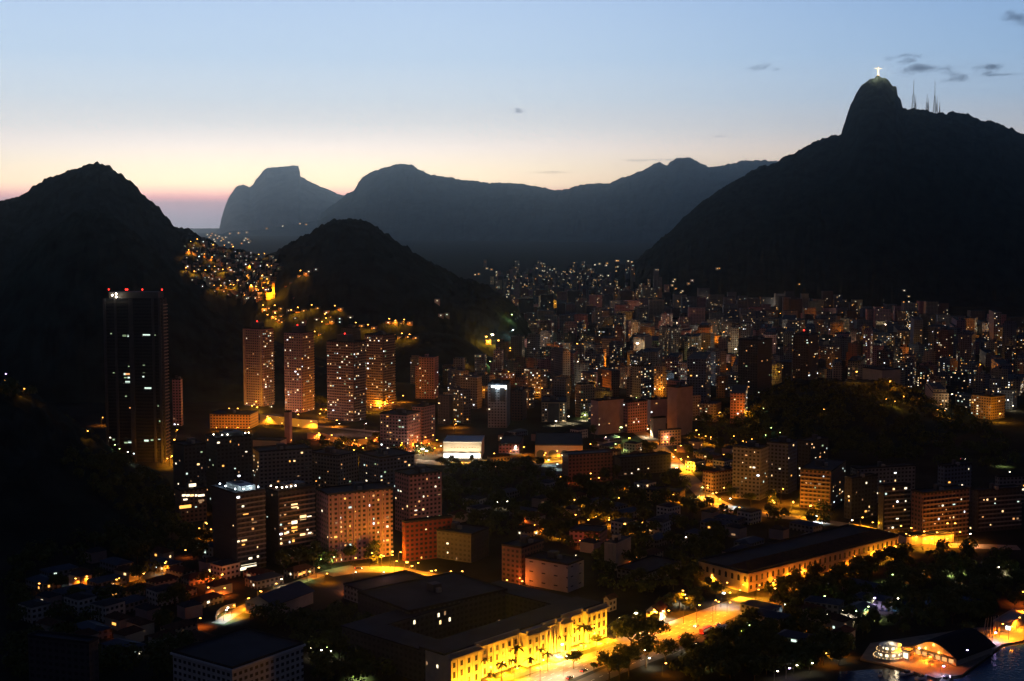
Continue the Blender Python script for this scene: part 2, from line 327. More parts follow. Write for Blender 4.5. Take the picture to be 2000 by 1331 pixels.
# ---- a building known by its nearest corner pixel and the pixels its two visible faces reach
class Bld: pass
def bldg(name, label, cat, pl, pc, pr, base, top, th, wall='wall_grey', z0=None, lit=(0.15, 0.15), balc=None, roof='roof_dark', house=True, mix=None, group=None, w2=None, w1=None, rng=None, simple=False, flush=False, parapet=0.9):
    rng = rng or random.Random(hash(label) & 0xffff if False else sum(map(ord, label)))
    b = Bld(); th = math.radians(th)
    if z0 is None: z0 = 0.0
    C = G(pc, base, z0); ul = ray(pl, base)[0]; ur = ray(pr, base)[0]
    if w1 is None: w1 = (C.x - ul * C.y) / (math.cos(th) + ul * math.sin(th))
    if w2 is None: w2 = (ur * C.y - C.x) / max(0.05, (math.sin(th) - ur * math.cos(th)))
    w1 = min(max(w1, 4.0), 140); w2 = min(max(w2, 4.0), 260)
    h = P(pc, top, C.y).z - z0
    b.w1, b.w2, b.h, b.z0, b.C, b.th = w1, w2, h, z0, C, th
    nf = max(1, int(h // FH)); b.nf = nf
    mb = MB()
    if simple:
        mb.box(-w1, 0, 0, w2, -3 if z0 > 0 else 0, h, 0, top=1)
        if house:
            hx = w1 * rng.uniform(0.3, 0.6); mb.box(-hx - 4, -hx, w2 * 0.35, w2 * 0.35 + 5, h, h + 3.5, 0, top=1)
            st = rng.random()
            if st < .35 and w1 > 10: mb.box(-w1 * .9, -w1 * .1, w2 * .12, w2 * .9, h, h + 3.0, 0, top=1)
            elif st < .6: mb.tube((-w1 * .25, w2 * .2, h), (-w1 * .25, w2 * .2, h + 2.6), 1.3, 1.3, 8, 1); mb.tube((-w1 * .6, w2 * .5, h), (-w1 * .6, w2 * .5, h + 7.5), .15, .08, 4, 1)
            if st > .5 and w1 > 9: mb.box(-w1 * 1.0 - 5, -w1 - .003, 1.5, w2 * .8, 0, h * rng.uniform(.35, .8), 0, top=1)
            for fz in (1, 2): mb.box(-w1 * .7, -w1 * .66, -.35, -.003, 0, h - 1, 0); mb.box(-w1 * .34, -w1 * .30, -.35, -.003, 0, h - 1, 0) if fz == 1 else None; break
        o = mb.obj(name, [wall, roof]); o.location = (C.x, C.y, z0); o.rotation_euler = (0, 0, -th); b.o = o; tag(o, label, cat, group)
    else:
        o = empty(name, (C.x, C.y, z0), -th); b.o = o; tag(o, label, cat, group)
        mb.box(-w1, 0, 0, w2, -2 if z0 > 0 else 0, h); mb.obj('wall', [wall], o)
        r = MB(); e = 0.25
        r.box(-w1 - e, e, -e, w2 + e, h + 0.003, h + 0.3)
        if parapet:
            t = 0.25
            r.box(-w1 - e, e, -e, -e + t, h + 0.3, h + 0.3 + parapet); r.box(-w1 - e, e, w2 + e - t, w2 + e, h + 0.3, h + 0.3 + parapet)
            r.box(-w1 - e, -w1 - e + t, -e + t, w2 + e - t, h + 0.3, h + 0.3 + parapet); r.box(e - t, e, -e + t, w2 + e - t, h + 0.3, h + 0.3 + parapet)
        r.obj('roof', [roof], o)
        if house and w1 > 7 and w2 > 7:
            q = MB(); hx = -w1 * rng.uniform(0.45, 0.65); hy = w2 * rng.uniform(0.35, 0.5); s = min(6, w1 * 0.3, w2 * 0.3)
            q.box(hx - s / 2, hx + s / 2, hy, hy + s, h + 0.303, h + 4.2); q.obj('lift_housing', ['wall_blank_dark'], o)
            q = MB(); q.box(hx + s / 2 + 1, hx + s / 2 + 3.4, hy + 1, hy + 3.4, h + 0.303, h + 2.6); q.obj('water_tank', ['concrete'], o)
            if rng.random() < 0.5: q = MB(); q.tube((hx, hy + s / 2, h + 4.2), (hx, hy + s / 2, h + 9), 0.09, 0.05, 5); q.obj('antenna', ['metal_dark'], o)
    if balc:
        dep, faces = balc[0], balc[1]; par = balc[2] if len(balc) > 2 else 1.0
        mb = MB()
        if 'l' in faces:
            a, c = (0.12, 0.88) if 'c' in faces else (0.02, 0.98)
            mb.box(-w1 * c, -w1 * a, -dep, -0.003, -0.1, 0.12); mb.box(-w1 * c, -w1 * a, -dep, -dep + 0.14, 0.12, par)
        if 'r' in faces:
            a, c = (0.12, 0.88) if 'c' in faces else (0.02, 0.98)
            mb.box(0.003, dep, w2 * a, w2 * c, -0.1, 0.12); mb.box(dep - 0.14, dep, w2 * a, w2 * c, 0.12, par)
        me = mb.mesh('balcony', [balc[3] if len(balc) > 3 else 'concrete'])
        for k in range(1, nf): inst('balcony', me, o, (0, 0, k * FH))
    pl_, pr_ = lit; mix = mix or WINMIX; cnt = 0
    cells = [('l', i, k) for i in range(int(w1 // BAY)) for k in range(nf)] + [('r', i, k) for i in range(int(w2 // BAY)) for k in range(nf)]
    rng.shuffle(cells)
    for f, i, k in cells:
        p = pl_ if f == 'l' else pr_
        if rng.random() > p or cnt >= 95: continue
        cnt += 1; fs = (0.7 if C.y > 2300 else .62) if C.y > 1750 else 0.85; window(b, f, (i + 0.5) * BAY + rng.uniform(-.3, .3), (k + 0.5) * FH, fs * rng.choice([0.8, 1.1, 1.5, 1.8, 2.4]), fs * rng.choice([.9, 1.3, 1.5]), rng.choice(mix))
    return b
def window(b, f, a, z, w, h, k):
    me = WINM[k]
    if f == 'l': return inst('window', me, b.o, (-b.w1 + a, -0.03, z), (w, 1, h))     # a counts from the left end
    return inst('window', me, b.o, (0.03, a, z), (w, 1, h), math.pi / 2)
def win_at(b, f, px, py, wpx, hpx, k):          # a lit window seen at a pixel of face f
    r = ray(px, py); c, s = math.cos(b.th), math.sin(b.th)
    nx, ny = (-s, -c) if f == 'l' else (c, -s)
    t = (nx * b.C.x + ny * b.C.y) / (nx * r[0] + ny); p = Vector((r[0] * t, t, CAMZ + r[2] * t)) - Vector((b.C.x, b.C.y, b.z0))
    m = t / F
    if f == 'l': a = p.x * c - p.y * s + b.w1; wid = wpx * m / max(0.3, c)
    else: a = p.x * s + p.y * c; wid = wpx * m / max(0.3, s)
    return window(b, f, a, p.z, wid, hpx * m, k)

# ---- lamps
LIGHTS = {}
def light_data(k, power, rad, down=False):
    key = (k, round(power), rad, down)
    if key not in LIGHTS:
        d = bpy.data.lights.new('lamp_' + k, 'SPOT' if down else 'POINT'); d.energy = power * (1.7 if k in ('sodium', 'yellow') else 1.0); d.shadow_soft_size = rad
        if down: d.spot_size = math.radians(142); d.spot_blend = .5
        d.color = {'sodium': (1.0, 0.27, 0.010), 'yellow': (1.0, 0.38, 0.014), 'halide': (1.0, 0.74, 0.45), 'mercury': (0.75, 0.95, 1.0), 'green': (0.75, 1.0, 0.3), 'red': (1.0, 0.16, 0.015), 'rose_tint': (1.0, 0.42, 0.34), 'violet': (0.8, 0.6, 1.0), 'cream': (1.0, 0.8, 0.5)}[k]
        LIGHTS[key] = d
    return LIGHTS[key]
def add_light(parent, loc, k, power, rad=0.4, down=False):
    o = bpy.data.objects.new('lamp_light', light_data(k, power, rad, down)); COL.objects.link(o); o.location = loc; o.parent = parent; return o
POLE = {}
def lamp(p, label, k='sodium', power=4000, h=9.0, head=None, size=0.5, group='street lamps of the city', arm=1.6, name='street_lamp', cat='street lamp', pt=False):
    head = head or {'sodium': 'sodium', 'yellow': 'sodium', 'halide': 'halide', 'mercury': 'mercury', 'green': 'greenlamp', 'red': 'sodium', 'rose_tint': 'halide', 'violet': 'violet', 'cream': 'halide'}[k]
    o = empty(name, p); tag(o, label, cat, group)
    if h not in POLE:
        mb = MB(); mb.tube((0, 0, -1), (0, 0, h), 0.14, 0.08, 6); mb.tube((0, 0, h), (arm, 0, h + 0.35), 0.06, 0.05, 5); POLE[h] = mb.mesh('pole', 'metal_dark')
    inst('pole', POLE[h], o, (0, 0, 0)); inst('lamp_head', globe_mesh(head), o, (arm, 0, h + 0.2), (size * 1.1, size * .75, size * 0.45))
    if pt: add_light(o, (arm, 0, h - 0.6), k, power, .4)
    elif power >= 100: add_light(o, (arm, 0, h - 0.6), k, power * (.7 if power >= 15000 else 3.0 if power > 5000 else 4.5), .4, power < 15000)
    return o
def red_beacon(b, px, py):
    r = ray(px, py); return None

# ================================================================== landmark buildings
AP = 'apartment block'
# --- dark office tower
ot = bldg('office_tower', 'very tall black office tower with a few greenish lit floors and red beacons on top', 'office tower', 212, 318, 331, 903, 586, 4, wall='office_wall', lit=(0, 0), house=False, roof='roof_dark')
o = ot.o; h = ot.h
crown = MB().box(-ot.w1 * 0.93, -1.5, 2, ot.w2 - 2, h + 1.3, h + 7); crown.obj('crown', ['wall_blank_dark'], o)
for t in (0.0, 0.20, 0.46, 0.50, 0.88, 1.0):
    x = -ot.w1 * (1 - t); MB().box(x - 1.1, x + 1.1, -1.3, -0.003, 0, h + 1).obj('pilaster', ['wall_blank_dark'], o)
for t in (0.3, 0.75): MB().box(0.003, 1.3, ot.w2 * t, ot.w2 * t + 2.0, 0, h + 1).obj('pilaster', ['wall_blank_dark'], o)
bm_ = MB().box(-ot.w1 * 0.995, -0.3, -0.45, -0.003, 0, 0.5).mesh('floor_band', ['metal_dark'])
for k in range(1, ot.nf): inst('floor_band', bm_, o, (0, 0, k * FH))
sb = MB().box(0.003, 1.6, ot.w2 * 0.35, ot.w2 * 0.98, 0, 0.9).mesh('balcony', ['concrete_warm'])
for k in range(1, ot.nf): inst('balcony', sb, o, (0, 0, k * FH))
for px, py, w, hh, k in [(243, 656, 9, 4, 'green'), (254, 656.5, 12, 5, 'cool'), (286, 655, 17, 5, 'cool'), (301, 655, 8, 2.5, 'green'), (253, 626, 4, 3, 'green'), (253, 731, 22, 4.5, 'warm'), (244, 731, 5, 5, 'cream'), (256, 738, 16, 4, 'cream'), (245, 738, 6, 2.5, 'green'),
                      (251, 746.5, 15, 5, 'cool'), (289, 759, 16, 5.5, 'cream'), (280, 736, 4, 4, 'cool'), (281, 714, 5, 2.5, 'green'), (252, 716, 4, 2.5, 'green'), (258, 715, 3, 2, 'green'), (222, 728, 4, 3.5, 'green'), (228, 728, 4, 3.5, 'cool'), (246, 774, 4, 4, 'green'), (258, 775, 5, 3, 'cool'),
                      (254, 797, 3, 3, 'warm'), (309, 793, 3, 4, 'green'), (312, 823, 3, 4, 'green'), (256, 864, 14, 5, 'cool'), (246, 865, 8, 4, 'green'), (286, 861, 10, 5, 'cream'), (297, 860, 6, 4, 'green'), (311, 858, 5, 3, 'cream'), (222, 859, 5, 4, 'green'), (227, 649, 3, 4, 'green'), (217, 652, 3, 3, 'green'), (281, 728, 5, 2, 'green')]:
    win_at(ot, 'l', px, py, w * .85, hh * .7, {'cream': 'cool', 'warm': 'ember'}.get(k, k))
for px in (218, 251, 254, 283, 321):
    r = ray(px, 570); y = ot.C.y + 8; loc = o.matrix_world.inverted() if False else None
    xx = (px - 318) / 106 * ot.w1; inst('red_beacon', globe_mesh('red'), o, (xx, 4, h + 9.2), (0.75, 0.75, 0.75)); MB().tube((xx, 4, h + 1.3), (xx, 4, h + 8.6), 0.12).obj('beacon_mast', ['metal_dark'], o)
for xx, zz in ((-ot.w1 * .77, 5.5), (-ot.w1 * .77, 2.6), (-ot.w1 * .84, 4.2)): inst('roof_lamp', globe_mesh('halide'), o, (xx, -1.9, h + zz), (0.9, 0.9, 0.9))
add_light(o, (-ot.w1 * .77, -3, h + 5), 'cream', 1500)

# --- slender tower and the four balcony towers
bldg('slender_tower', 'slender pinkish tower just right of the very tall black office tower', 'tower', 338, 354, 358, 832, 742, 3, wall='wall_pink', lit=(0.06, 0.05), group=None)
T1 = bldg('residential_tower', 'pale balconied tower with bright left edge, leftmost of four tall towers', 'residential tower', 478, 515, 536, 794, 644, 28, wall='wall_pink', lit=(0.06, 0.22), balc=(1.3, 'lr', 1.1, 'concrete_warm'), group='tall balconied towers above the lit road')
T2 = bldg('residential_tower', 'balconied tower beside the yellow lit tree, second from left of four tall towers', 'residential tower', 557, 590, 614, 806, 652, 24, wall='wall_pink', lit=(0.18, 0.1), balc=(1.3, 'lr', 1.1, 'concrete_warm'), group='tall balconied towers above the lit road')
T3b = bldg('residential_tower', 'rear stepped tower with orange lower floors, rightmost of four tall towers', 'residential tower', 713, 749, 772, 800, 656, 30, wall='wall_brown', lit=(0.2, 0.1), balc=(1.3, 'lr', 1.1, 'concrete_warm'), group='tall balconied towers above the lit road')
T3 = bldg('residential_tower', 'widest balconied tower with many warm windows, third from left of four tall towers', 'residential tower', 640, 692, 715, 824, 670, 30, wall='wall_brown', lit=(0.19, 0.15), balc=(1.3, 'lr', 1.1, 'concrete_warm'), group='tall balconied towers above the lit road')
T3c = bldg('residential_tower', 'dark tower top rising behind the widest balconied tower', 'residential tower', 668, 690, 706, 790, 642, 30, wall='wall_dark', lit=(0.05, 0.05), group=None)
for T, px, pz in ((T1, 0, 0), (T2, 0, 0), (T3, 0, 0)):
    MB().box(-T.w1 * .7, -T.w1 * .3, T.w2 * .2, T.w2 * .7, T.h + .31, T.h + 8).obj('roof_house', ['wall_blank_dark'], T.o)
    inst('red_beacon', globe_mesh('red'), T.o, (-T.w1 * .5, T.w2 * .4, T.h + 9), (.8, .8, .8))
for x_ in (-T1.w1 * .999, -T1.w1 * .12): MB().box(x_, x_ + 2.2, -1.5, -0.003, 0, T1.h).obj('corner_pier', ['concrete_warm'], T1.o)

# --- orange flood-lit blocks on the embankment
ob = bldg('low_office_block', 'long low orange-lit office block below the leftmost tall tower', 'office block', 410, 489, 505, 838, 811, 6, wall='wall_ochre', lit=(0.0, 0.0), roof='roof_dark')
bldg('shaft_building', 'narrow tall concrete lift shaft in front of the orange lit road', 'lift shaft', 556, 566, 571, 866, 806, 12, wall='wall_blank_pink', lit=(0, 0), house=False)
bldg('terrace_building', 'low pale terrace building at the foot of the concrete lift shaft', 'building', 494, 548, 560, 880, 862, 12, wall='wall_blank', lit=(0.0, 0.0), house=False)

# --- apartment blocks left of the black wood
A1 = bldg('apartment_block', 'dark apartment block crowned by a bright white roof terrace', AP, 417, 463, 520, 1118, 966, 50, wall='wall_dark', lit=(0.03, 0.06), balc=(1.2, 'r', 0.9, 'concrete'))
A2 = bldg('apartment_block', 'dark balconied block with a string of warm bulbs along its roof', AP, 521, 545, 617, 1104, 962, 50, wall='wall_dark', lit=(0.04, 0.13), balc=(1.2, 'r', 0.9, 'concrete_warm'))
A3 = bldg('apartment_block', 'large purple-pink apartment slab full of lit windows, orange at its right foot', AP, 619, 643, 768, 1101, 968, 62, wall='wall_pink', lit=(0.05, 0.17))
A4 = bldg('apartment_block', 'purple-pink slab behind and right of the largest pink slab', AP, 772, 800, 863, 1045, 930, 56, wall='wall_pink', lit=(0.12, 0.16))
A5 = bldg('apartment_block', 'low dark-red brick block on the bright orange street corner', AP, 786, 792, 884, 1098, 1022, 62, wall='wall_red', lit=(0.0, 0.03))
for i in range(9): MB().box(0.003, 0.5, A3.w2 * (i + .5) / 9 - .5, A3.w2 * (i + .5) / 9 + .5, 0, A3.h).obj('pilaster', ['wall_blank_pink'], A3.o)
bldg('apartment_block', 'wide grey block with green-white windows, left of three grey blocks behind the roof bulbs', AP, 495, 508, 610, 985, 884, 66, wall='wall_grey', lit=(0.1, 0.1), balc=(1.0, 'r'))
bldg('apartment_block', 'wide grey block, middle of three grey blocks behind the largest pink slab', AP, 604, 660, 700, 972, 892, 35, wall='wall_grey', lit=(0.1, 0.1), balc=(1.0, 'l'))
bldg('apartment_block', 'blue-grey block with paired warm windows, right of three grey blocks', AP, 702, 742, 810, 980, 896, 52, wall='wall_blue', lit=(0.2, 0.1))
A9 = bldg('apartment_block', 'dark blue block with three white lamps on its roof edge', AP, 404, 425, 494, 992, 858, 56, wall='wall_dark', lit=(0.06, 0.1))
bldg('apartment_block', 'dark block left of the block with three white roof lamps', AP, 340, 362, 404, 1000, 872, 50, wall='wall_dark', lit=(0.1, 0.1))
A10 = bldg('office_building', 'low building with one full row of cream windows above an orange shop front', 'office building', 343, 354, 404, 1022, 960, 58, wall='wall_brown', lit=(0.0, 0.08))
for px, w, k in ((359, 6, 'cream'), (367, 6, 'cream'), (375, 6, 'warm'), (383, 4, 'cream'), (393, 11, 'cream')): win_at(A10, 'r', px, 968, w, 4, k)
for px, py, w, hh, k in ((376, 948, 12, 6, 'cream'), (362, 976, 7, 3, 'cream'), (362, 990, 20, 6, 'amber'), (393, 978, 10, 4, 'dim')): win_at(A10, 'r', px, py, w, hh, k)
# roof terrace lamps
for b, pts, k, kk in ((A1, [(-.8, .1), (-.5, .05), (-.1, .05), (0.0, .25), (0, .5), (0, .75), (-.3, .6)], 'mercury', 'mercury'), (A2, [(-.6, 0), (-.2, .02), (0, .1), (0, .22), (0, .34), (0, .46)], 'sodium', 'halide'), (A9, [(-.3, 0), (0, .15), (0, .3), (0, .8), (0, .9)], 'halide', 'halide')):
    for j, (fx, fy) in enumerate(pts):
        x_, y_ = fx * b.w1 - .8, fy * b.w2 + .8
        inst('roof_lamp', globe_mesh(kk), b.o, (x_, y_, b.h + 2.6), (.5, .5, .5))
        if j % 2 == 0: add_light(b.o, (x_ - .8, y_ + .8, b.h + 3.2), 'mercury' if b is A1 else ('sodium' if b is A2 else 'cream'), 500 if b is A1 else 220)
    MB().box(-b.w1 * .75, -b.w1 * .15, b.w2 * .3, b.w2 * .8, b.h + .31, b.h + 3.6).obj('roof_room', ['white_paint' if b is A1 else 'metal_roof'], b.o)
for b, f in ((A1, 'r'), (A2, 'r')):
    for px, py, w, hh, k in ([(486, 1105, 26, 6, 'cream'), (473, 1112, 14, 5, 'cream'), (489, 1091, 6, 4, 'cream'), (477, 1057, 9, 5, 'warm'), (466, 1058, 4, 4, 'cream'), (480, 1004, 9, 3, 'amber'), (497, 1019, 8, 5, 'dim')] if b is A1 else
                         [(575, 988, 11, 8, 'warm'), (592, 1011, 11, 9, 'warm'), (604, 1010, 8, 4, 'cream'), (575, 1021, 10, 10, 'cream'), (575, 1033, 10, 9, 'amber'), (591, 1043, 9, 7, 'warm'), (573, 1055, 4, 8, 'amber'), (562, 1040, 4, 4, 'cream'), (605, 1041, 6, 4, 'cream')]): win_at(b, f, px, py, w, hh, k)

# --- pink pair by the bright corner
bldg('apartment_block', 'pink block with a column of lit windows, left of the bright white shop', AP, 743, 795, 822, 888, 812, 24, wall='wall_pink', lit=(0.16, 0.16))
bldg('apartment_block', 'brownish pink block with dark recesses, behind the pink block by the bright white shop', AP, 806, 826, 850, 868, 796, 28, wall='wall_pink', lit=(0.05, 0.05))
# --- bright shop, arcade and sheds
sh = bldg('flood_lit_shop', 'brilliantly lit white two-storey shop behind a dark wood', 'shop', 866, 940, 946, 897, 866, 3, wall='wall_blank', lit=(0, 0), house=False, roof='white_paint')
MB().box(-sh.w1 - .4, .4, -3.0, -.003, sh.h * .42, sh.h * .42 + .7).obj('canopy', ['metal_dark'], sh.o)
for i in range(14): inst('window', WINM['white'], sh.o, (-sh.w1 + 1.5 + i * sh.w1 / 14.5, -.03, sh.h * .2), (2.1, 1, 4.0))
for i in range(10): inst('window', WINM['dim'], sh.o, (-sh.w1 + 8 + i * sh.w1 / 13, -.03, sh.h * .72), (1.3, 1, .7))
for i in range(4): add_light(sh.o, (-sh.w1 * (.1 + .26 * i), -7, 7.5), 'cream', 5000)
arc = bldg('arcade', 'long low pale arcade wall with wide arches right of the bright shop', 'arcade', 1045, 1138, 1146, 894, 871, 2, wall='wall_blank_pink', lit=(0, 0), house=False)
n_ = 4
for i in range(n_):
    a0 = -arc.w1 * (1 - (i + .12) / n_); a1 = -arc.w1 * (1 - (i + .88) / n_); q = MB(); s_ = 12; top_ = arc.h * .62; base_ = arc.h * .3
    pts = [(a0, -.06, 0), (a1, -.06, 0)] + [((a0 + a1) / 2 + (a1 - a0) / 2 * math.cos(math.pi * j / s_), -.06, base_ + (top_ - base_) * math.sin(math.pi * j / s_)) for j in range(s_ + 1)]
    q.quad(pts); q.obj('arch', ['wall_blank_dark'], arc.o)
bldg('low_building', 'low orange-roofed building between the bright shop and the arcade', 'building', 974, 1014, 1022, 886, 869, 5, wall='wall_pink', lit=(0, 0), house=False)
bldg('low_building', 'small dark yellow building with lit wall below the bright shop', 'building', 952, 958, 996, 916, 884 + 10, 62, wall='wall_ochre', lit=(0, 0.1), house=False, roof='tile_roof')
bldg('warehouse', 'long dark metal-roofed warehouse with a red-lit end, right of the arcade', 'warehouse', 1098, 1110, 1196, 945, 890, 70, wall='wall_brown', lit=(0, 0), house=False, roof='metal_roof')
bldg('warehouse', 'second dark warehouse with flat roof further right of the arcade', 'warehouse', 1200, 1212, 1310, 930, 896, 66, wall='wall_dark', lit=(0, 0.02), house=False)
bldg('retaining_wall_building', 'long low orange-lit wall with a dark roof on a sloping street', 'building', 1258, 1262, 1328, 978, 958, 112, wall='wall_ochre', lit=(0, 0), house=False, w1=16)

# --- middle distance landmarks
m1 = bldg('lit_top_tower', 'dark tower block whose top two storeys blaze white', 'tower block', 953, 990, 997, 836, 752, 6, wall='wall_grey', lit=(0.03, 0))
for px in (964, 975, 985): win_at(m1, 'l', px, 757, 9, 7, 'white')
MB().box(-m1.w1 * .86, -m1.w1 * .60, -.5, -.003, m1.h * .6, m1.h * .93).obj('dark_panel', ['metal_dark'], m1.o); MB().box(-m1.w1 * .38, -m1.w1 * .1, -.5, -.003, m1.h * .62, m1.h * .93).obj('dark_panel', ['metal_dark'], m1.o)
add_light(m1.o, (-m1.w1 * .5, -5, m1.h - 2), 'mercury', 3500)
bldg('apartment_block', 'brown rounded block right of the tower with blazing white top', AP, 999, 1020, 1029, 822, 764, 12, wall='wall_brown', lit=(0.02, 0))
m3 = bldg('apartment_block', 'cream lit block with a dark central recess facing the viewer', AP, 1058, 1106, 1110, 825, 786, 3, wall='wall_cream', lit=(0.25, 0))
MB().box(-m3.w1 * .74, -m3.w1 * .3, -2.5, -.003, 0, m3.h - 1.5).obj('recess_shade', ['wall_blank_dark'], m3.o)  # shade of the central recess put in as a dark projecting box
m4 = bldg('apartment_block', 'white-lit balconied block with orange rooftop, right of the cream block', AP, 1124, 1134, 1161, 816, 752, 58, wall='wall_cream', lit=(0.1, 0.12), balc=(1.1, 'r'))
bldg('apartment_block', 'plain purple-brown block in front of the white-lit balconied block', AP, 1154, 1168, 1218, 850, 784, 55, wall='wall_blank_pink', lit=(0.05, 0.02))
bldg('apartment_block', 'purple-brown block touching the plain one at its right', AP, 1213, 1226, 1264, 846, 787, 55, wall='wall_pink', lit=(0.03, 0.1))
bldg('apartment_block', 'tall plain mauve block with one lit stair column', AP, 1303, 1322, 1352, 852, 758, 48, wall='wall_blank_pink', lit=(0.02, 0.02))
bldg('low_building', 'small pale block at the foot of the tall plain mauve block', 'building', 1270, 1276, 1300, 856, 818, 60, wall='wall_blank', lit=(0.02, 0.02))
bldg('apartment_block', 'tall block with a pale edge stripe and a bright window column beside', AP, 1234, 1251, 1272, 800, 716, 45, wall='wall_grey', lit=(0.03, 0.35))
bldg('low_building', 'curved-roof pinkish hall between two mauve blocks', 'hall', 1262, 1270, 1306, 830, 782, 60, wall='wall_blank_pink', lit=(0.02, 0.02))
bldg('low_building', 'orange-lit flat-roofed building on the curving lit avenue', 'building', 1287, 1290, 1330, 872, 842, 65, wall='wall_ochre', lit=(0, 0.02), house=False)
dk1 = bldg('dark_tower', 'broad unlit black tower block left of centre in the right-hand city', 'tower', 1440, 1478, 1506, 800, 666, 38, wall='wall_dark', lit=(0.03, 0.03))
dk2 = bldg('dark_tower', 'tall black tower with red roof beacon and a few amber windows', 'tower', 1547, 1578, 1597, 790, 656, 33, wall='wall_dark', lit=(0.1, 0.06))
inst('red_beacon', globe_mesh('red'), dk2.o, (-dk2.w1 * .4, 4, dk2.h + 6), (1, 1, 1))
g1 = bldg('flat_block', 'pale windowless block with a white lamp at its upper left corner', 'block', 1237, 1259, 1273, 715, 659, 25, wall='wall_blank', lit=(0, 0), simple=True)
lamp(Vector((g1.C.x - 14, g1.C.y - 9, 22)), 'white floodlight above the pale windowless block', 'cream', 16000, h=14.0, size=2.0, name='floodlight', cat='floodlight', group=None)
g2 = bldg('flat_block', 'green-lit windowless hall behind a single white floodlight', 'hall', 1274, 1310, 1316, 700, 666, 5, wall='wall_green', lit=(0, 0), simple=True, house=False)
lamp(Vector((g2.C.x - 4, g2.C.y - 22, 4)), 'single white floodlight before the green-lit hall', 'green', 22000, h=9.0, size=1.8, name='floodlight', cat='floodlight', group=None)
bldg('flat_block', 'pale block with plain side wall, below the green-lit hall', 'block', 1244, 1264, 1284, 730, 689, 40, wall='wall_blank', lit=(0.05, 0), simple=True)
g3 = bldg('flat_block', 'small white-lit block beside an orange-lit wall', 'block', 1427, 1450, 1457, 690, 641, 20, wall='wall_white', lit=(0, 0), simple=True)
g4 = bldg('flat_block', 'blank orange-lit gable block above the black wooded park hill', 'block', 1684, 1722, 1758, 775, 724, 62, wall='wall_blank', lit=(0.05, 0), simple=False)
bldg('flat_block', 'warm yellow-lit block left of the blank orange-lit gable', 'block', 1655, 1680, 1690, 745, 707, 20, wall='wall_cream', lit=(0.25, 0.1))
bldg('apartment_block', 'yellow end wall block behind the right shoulder of the park hill', AP, 1896, 1935, 1962, 820, 776, 55, wall='wall_ochre', lit=(0.25, 0.05))

# --- right-hand apartment rows
bldg('apartment_block', 'grey block with plain rounded bays, leftmost of the right-hand rows', AP, 1430, 1484, 1500, 978, 878, 30, wall='wall_grey', lit=(0.08, 0.03))
bldg('apartment_block', 'blue-grey tall block behind the plain rounded bays', AP, 1496, 1538, 1556, 965, 868, 32, wall='wall_blue', lit=(0.06, 0.05))
bldg('apartment_block', 'dark block with a column of orange windows at its right', AP, 1558, 1582, 1616, 950, 864, 45, wall='wall_dark', lit=(0.05, 0.2))
bldg('apartment_block', 'brown balconied block with two warm roof lamps', AP, 1562, 1622, 1650, 998, 922, 26, wall='wall_brown', lit=(0.1, 0.1), balc=(1.1, 'l', 1.0, 'concrete_warm'))
bldg('apartment_block', 'dark block with wide white windows right of the brown balconied block', AP, 1648, 1662, 1712, 1015, 936, 60, wall='wall_dark', lit=(0.1, 0.16))
bldg('apartment_block', 'dark block with pairs of white and amber windows, centre of the right-hand row', AP, 1714, 1724, 1776, 1045, 952, 72, wall='wall_dark', lit=(0.1, 0.16), balc=(1.1, 'r'))
bldg('apartment_block', 'broad balconied block glowing orange at its base beside the flyover', AP, 1778, 1800, 1890, 1056, 965, 66, wall='wall_brown', lit=(0.1, 0.13), balc=(1.2, 'r', 0.9, 'concrete_warm'))
bldg('apartment_block', 'dark balconied block with white windows near the right edge', AP, 1893, 1908, 1994, 1040, 960, 72, wall='wall_dark', lit=(0.1, 0.16), balc=(1.1, 'r'))
bldg('apartment_block', 'blue box-like tower with two white window columns behind the broad balconied block', AP, 1830, 1843, 1896, 985, 912, 66, wall='wall_blue', lit=(0.1, 0.06))
bldg('apartment_block', 'low wide grey block under the black park hill', AP, 1660, 1672, 1786, 985, 905 + 12, 74, wall='wall_grey', lit=(0.06, 0.06))
bldg('apartment_block', 'grey block with lit penthouse at the far right edge', AP, 1942, 1950, 2040, 985, 945 - 12, 78, wall='wall_grey', lit=(0.06, 0.06))
bldg('parish_hall', 'cream low hall with orange-lit right wall, left of the right-hand rows', 'hall', 1372, 1392, 1432, 965, 925, 55, wall='wall_cream', lit=(0, 0.03), roof='tile_roof')

# --- institutional blocks in the dark foreground
bldg('campus_block', 'dark slab with an orange-lit lower corner in the dark campus', 'campus building', 980, 1018, 1062, 1142, 1072, 34, wall='wall_brown', lit=(0.0, 0.01))
cs = bldg('campus_block', 'dark slab with a pale end wall of four slots', 'campus building', 1026, 1109, 1140, 1158, 1105, 36, wall='wall_slot', lit=(0.0, 0.0))
bldg('campus_block', 'grey windowless stub wall right of the slotted end wall', 'campus building', 1180, 1203, 1232, 1115, 1062, 30, wall='wall_blank', lit=(0.0, 0.0), simple=True)
bldg('campus_block', 'long low pink building with a row of dark windows', 'campus building', 1112, 1172, 1186, 1064, 1042, 20, wall='wall_pink', lit=(0.0, 0.0), roof='roof_dark', house=False)
bldg('campus_block', 'dark long block with a thin strip of white light under its roof', 'campus building', 838, 920, 955, 1100, 1046, 30, wall='wall_dark', lit=(0.06, 0.0))
cb = bldg('campus_block', 'dark courtyard building showing one pale lit wall', 'campus building', 672, 745, 868, 1195, 1168, 48, wall='wall_grey', lit=(0.0, 0.0), house=False)
bldg('campus_block', 'dark flat roofs behind the yellow palace, with three small lit windows', 'campus building', 700, 800, 990, 1260, 1196, 50, wall='wall_dark', lit=(0.02, 0.01))
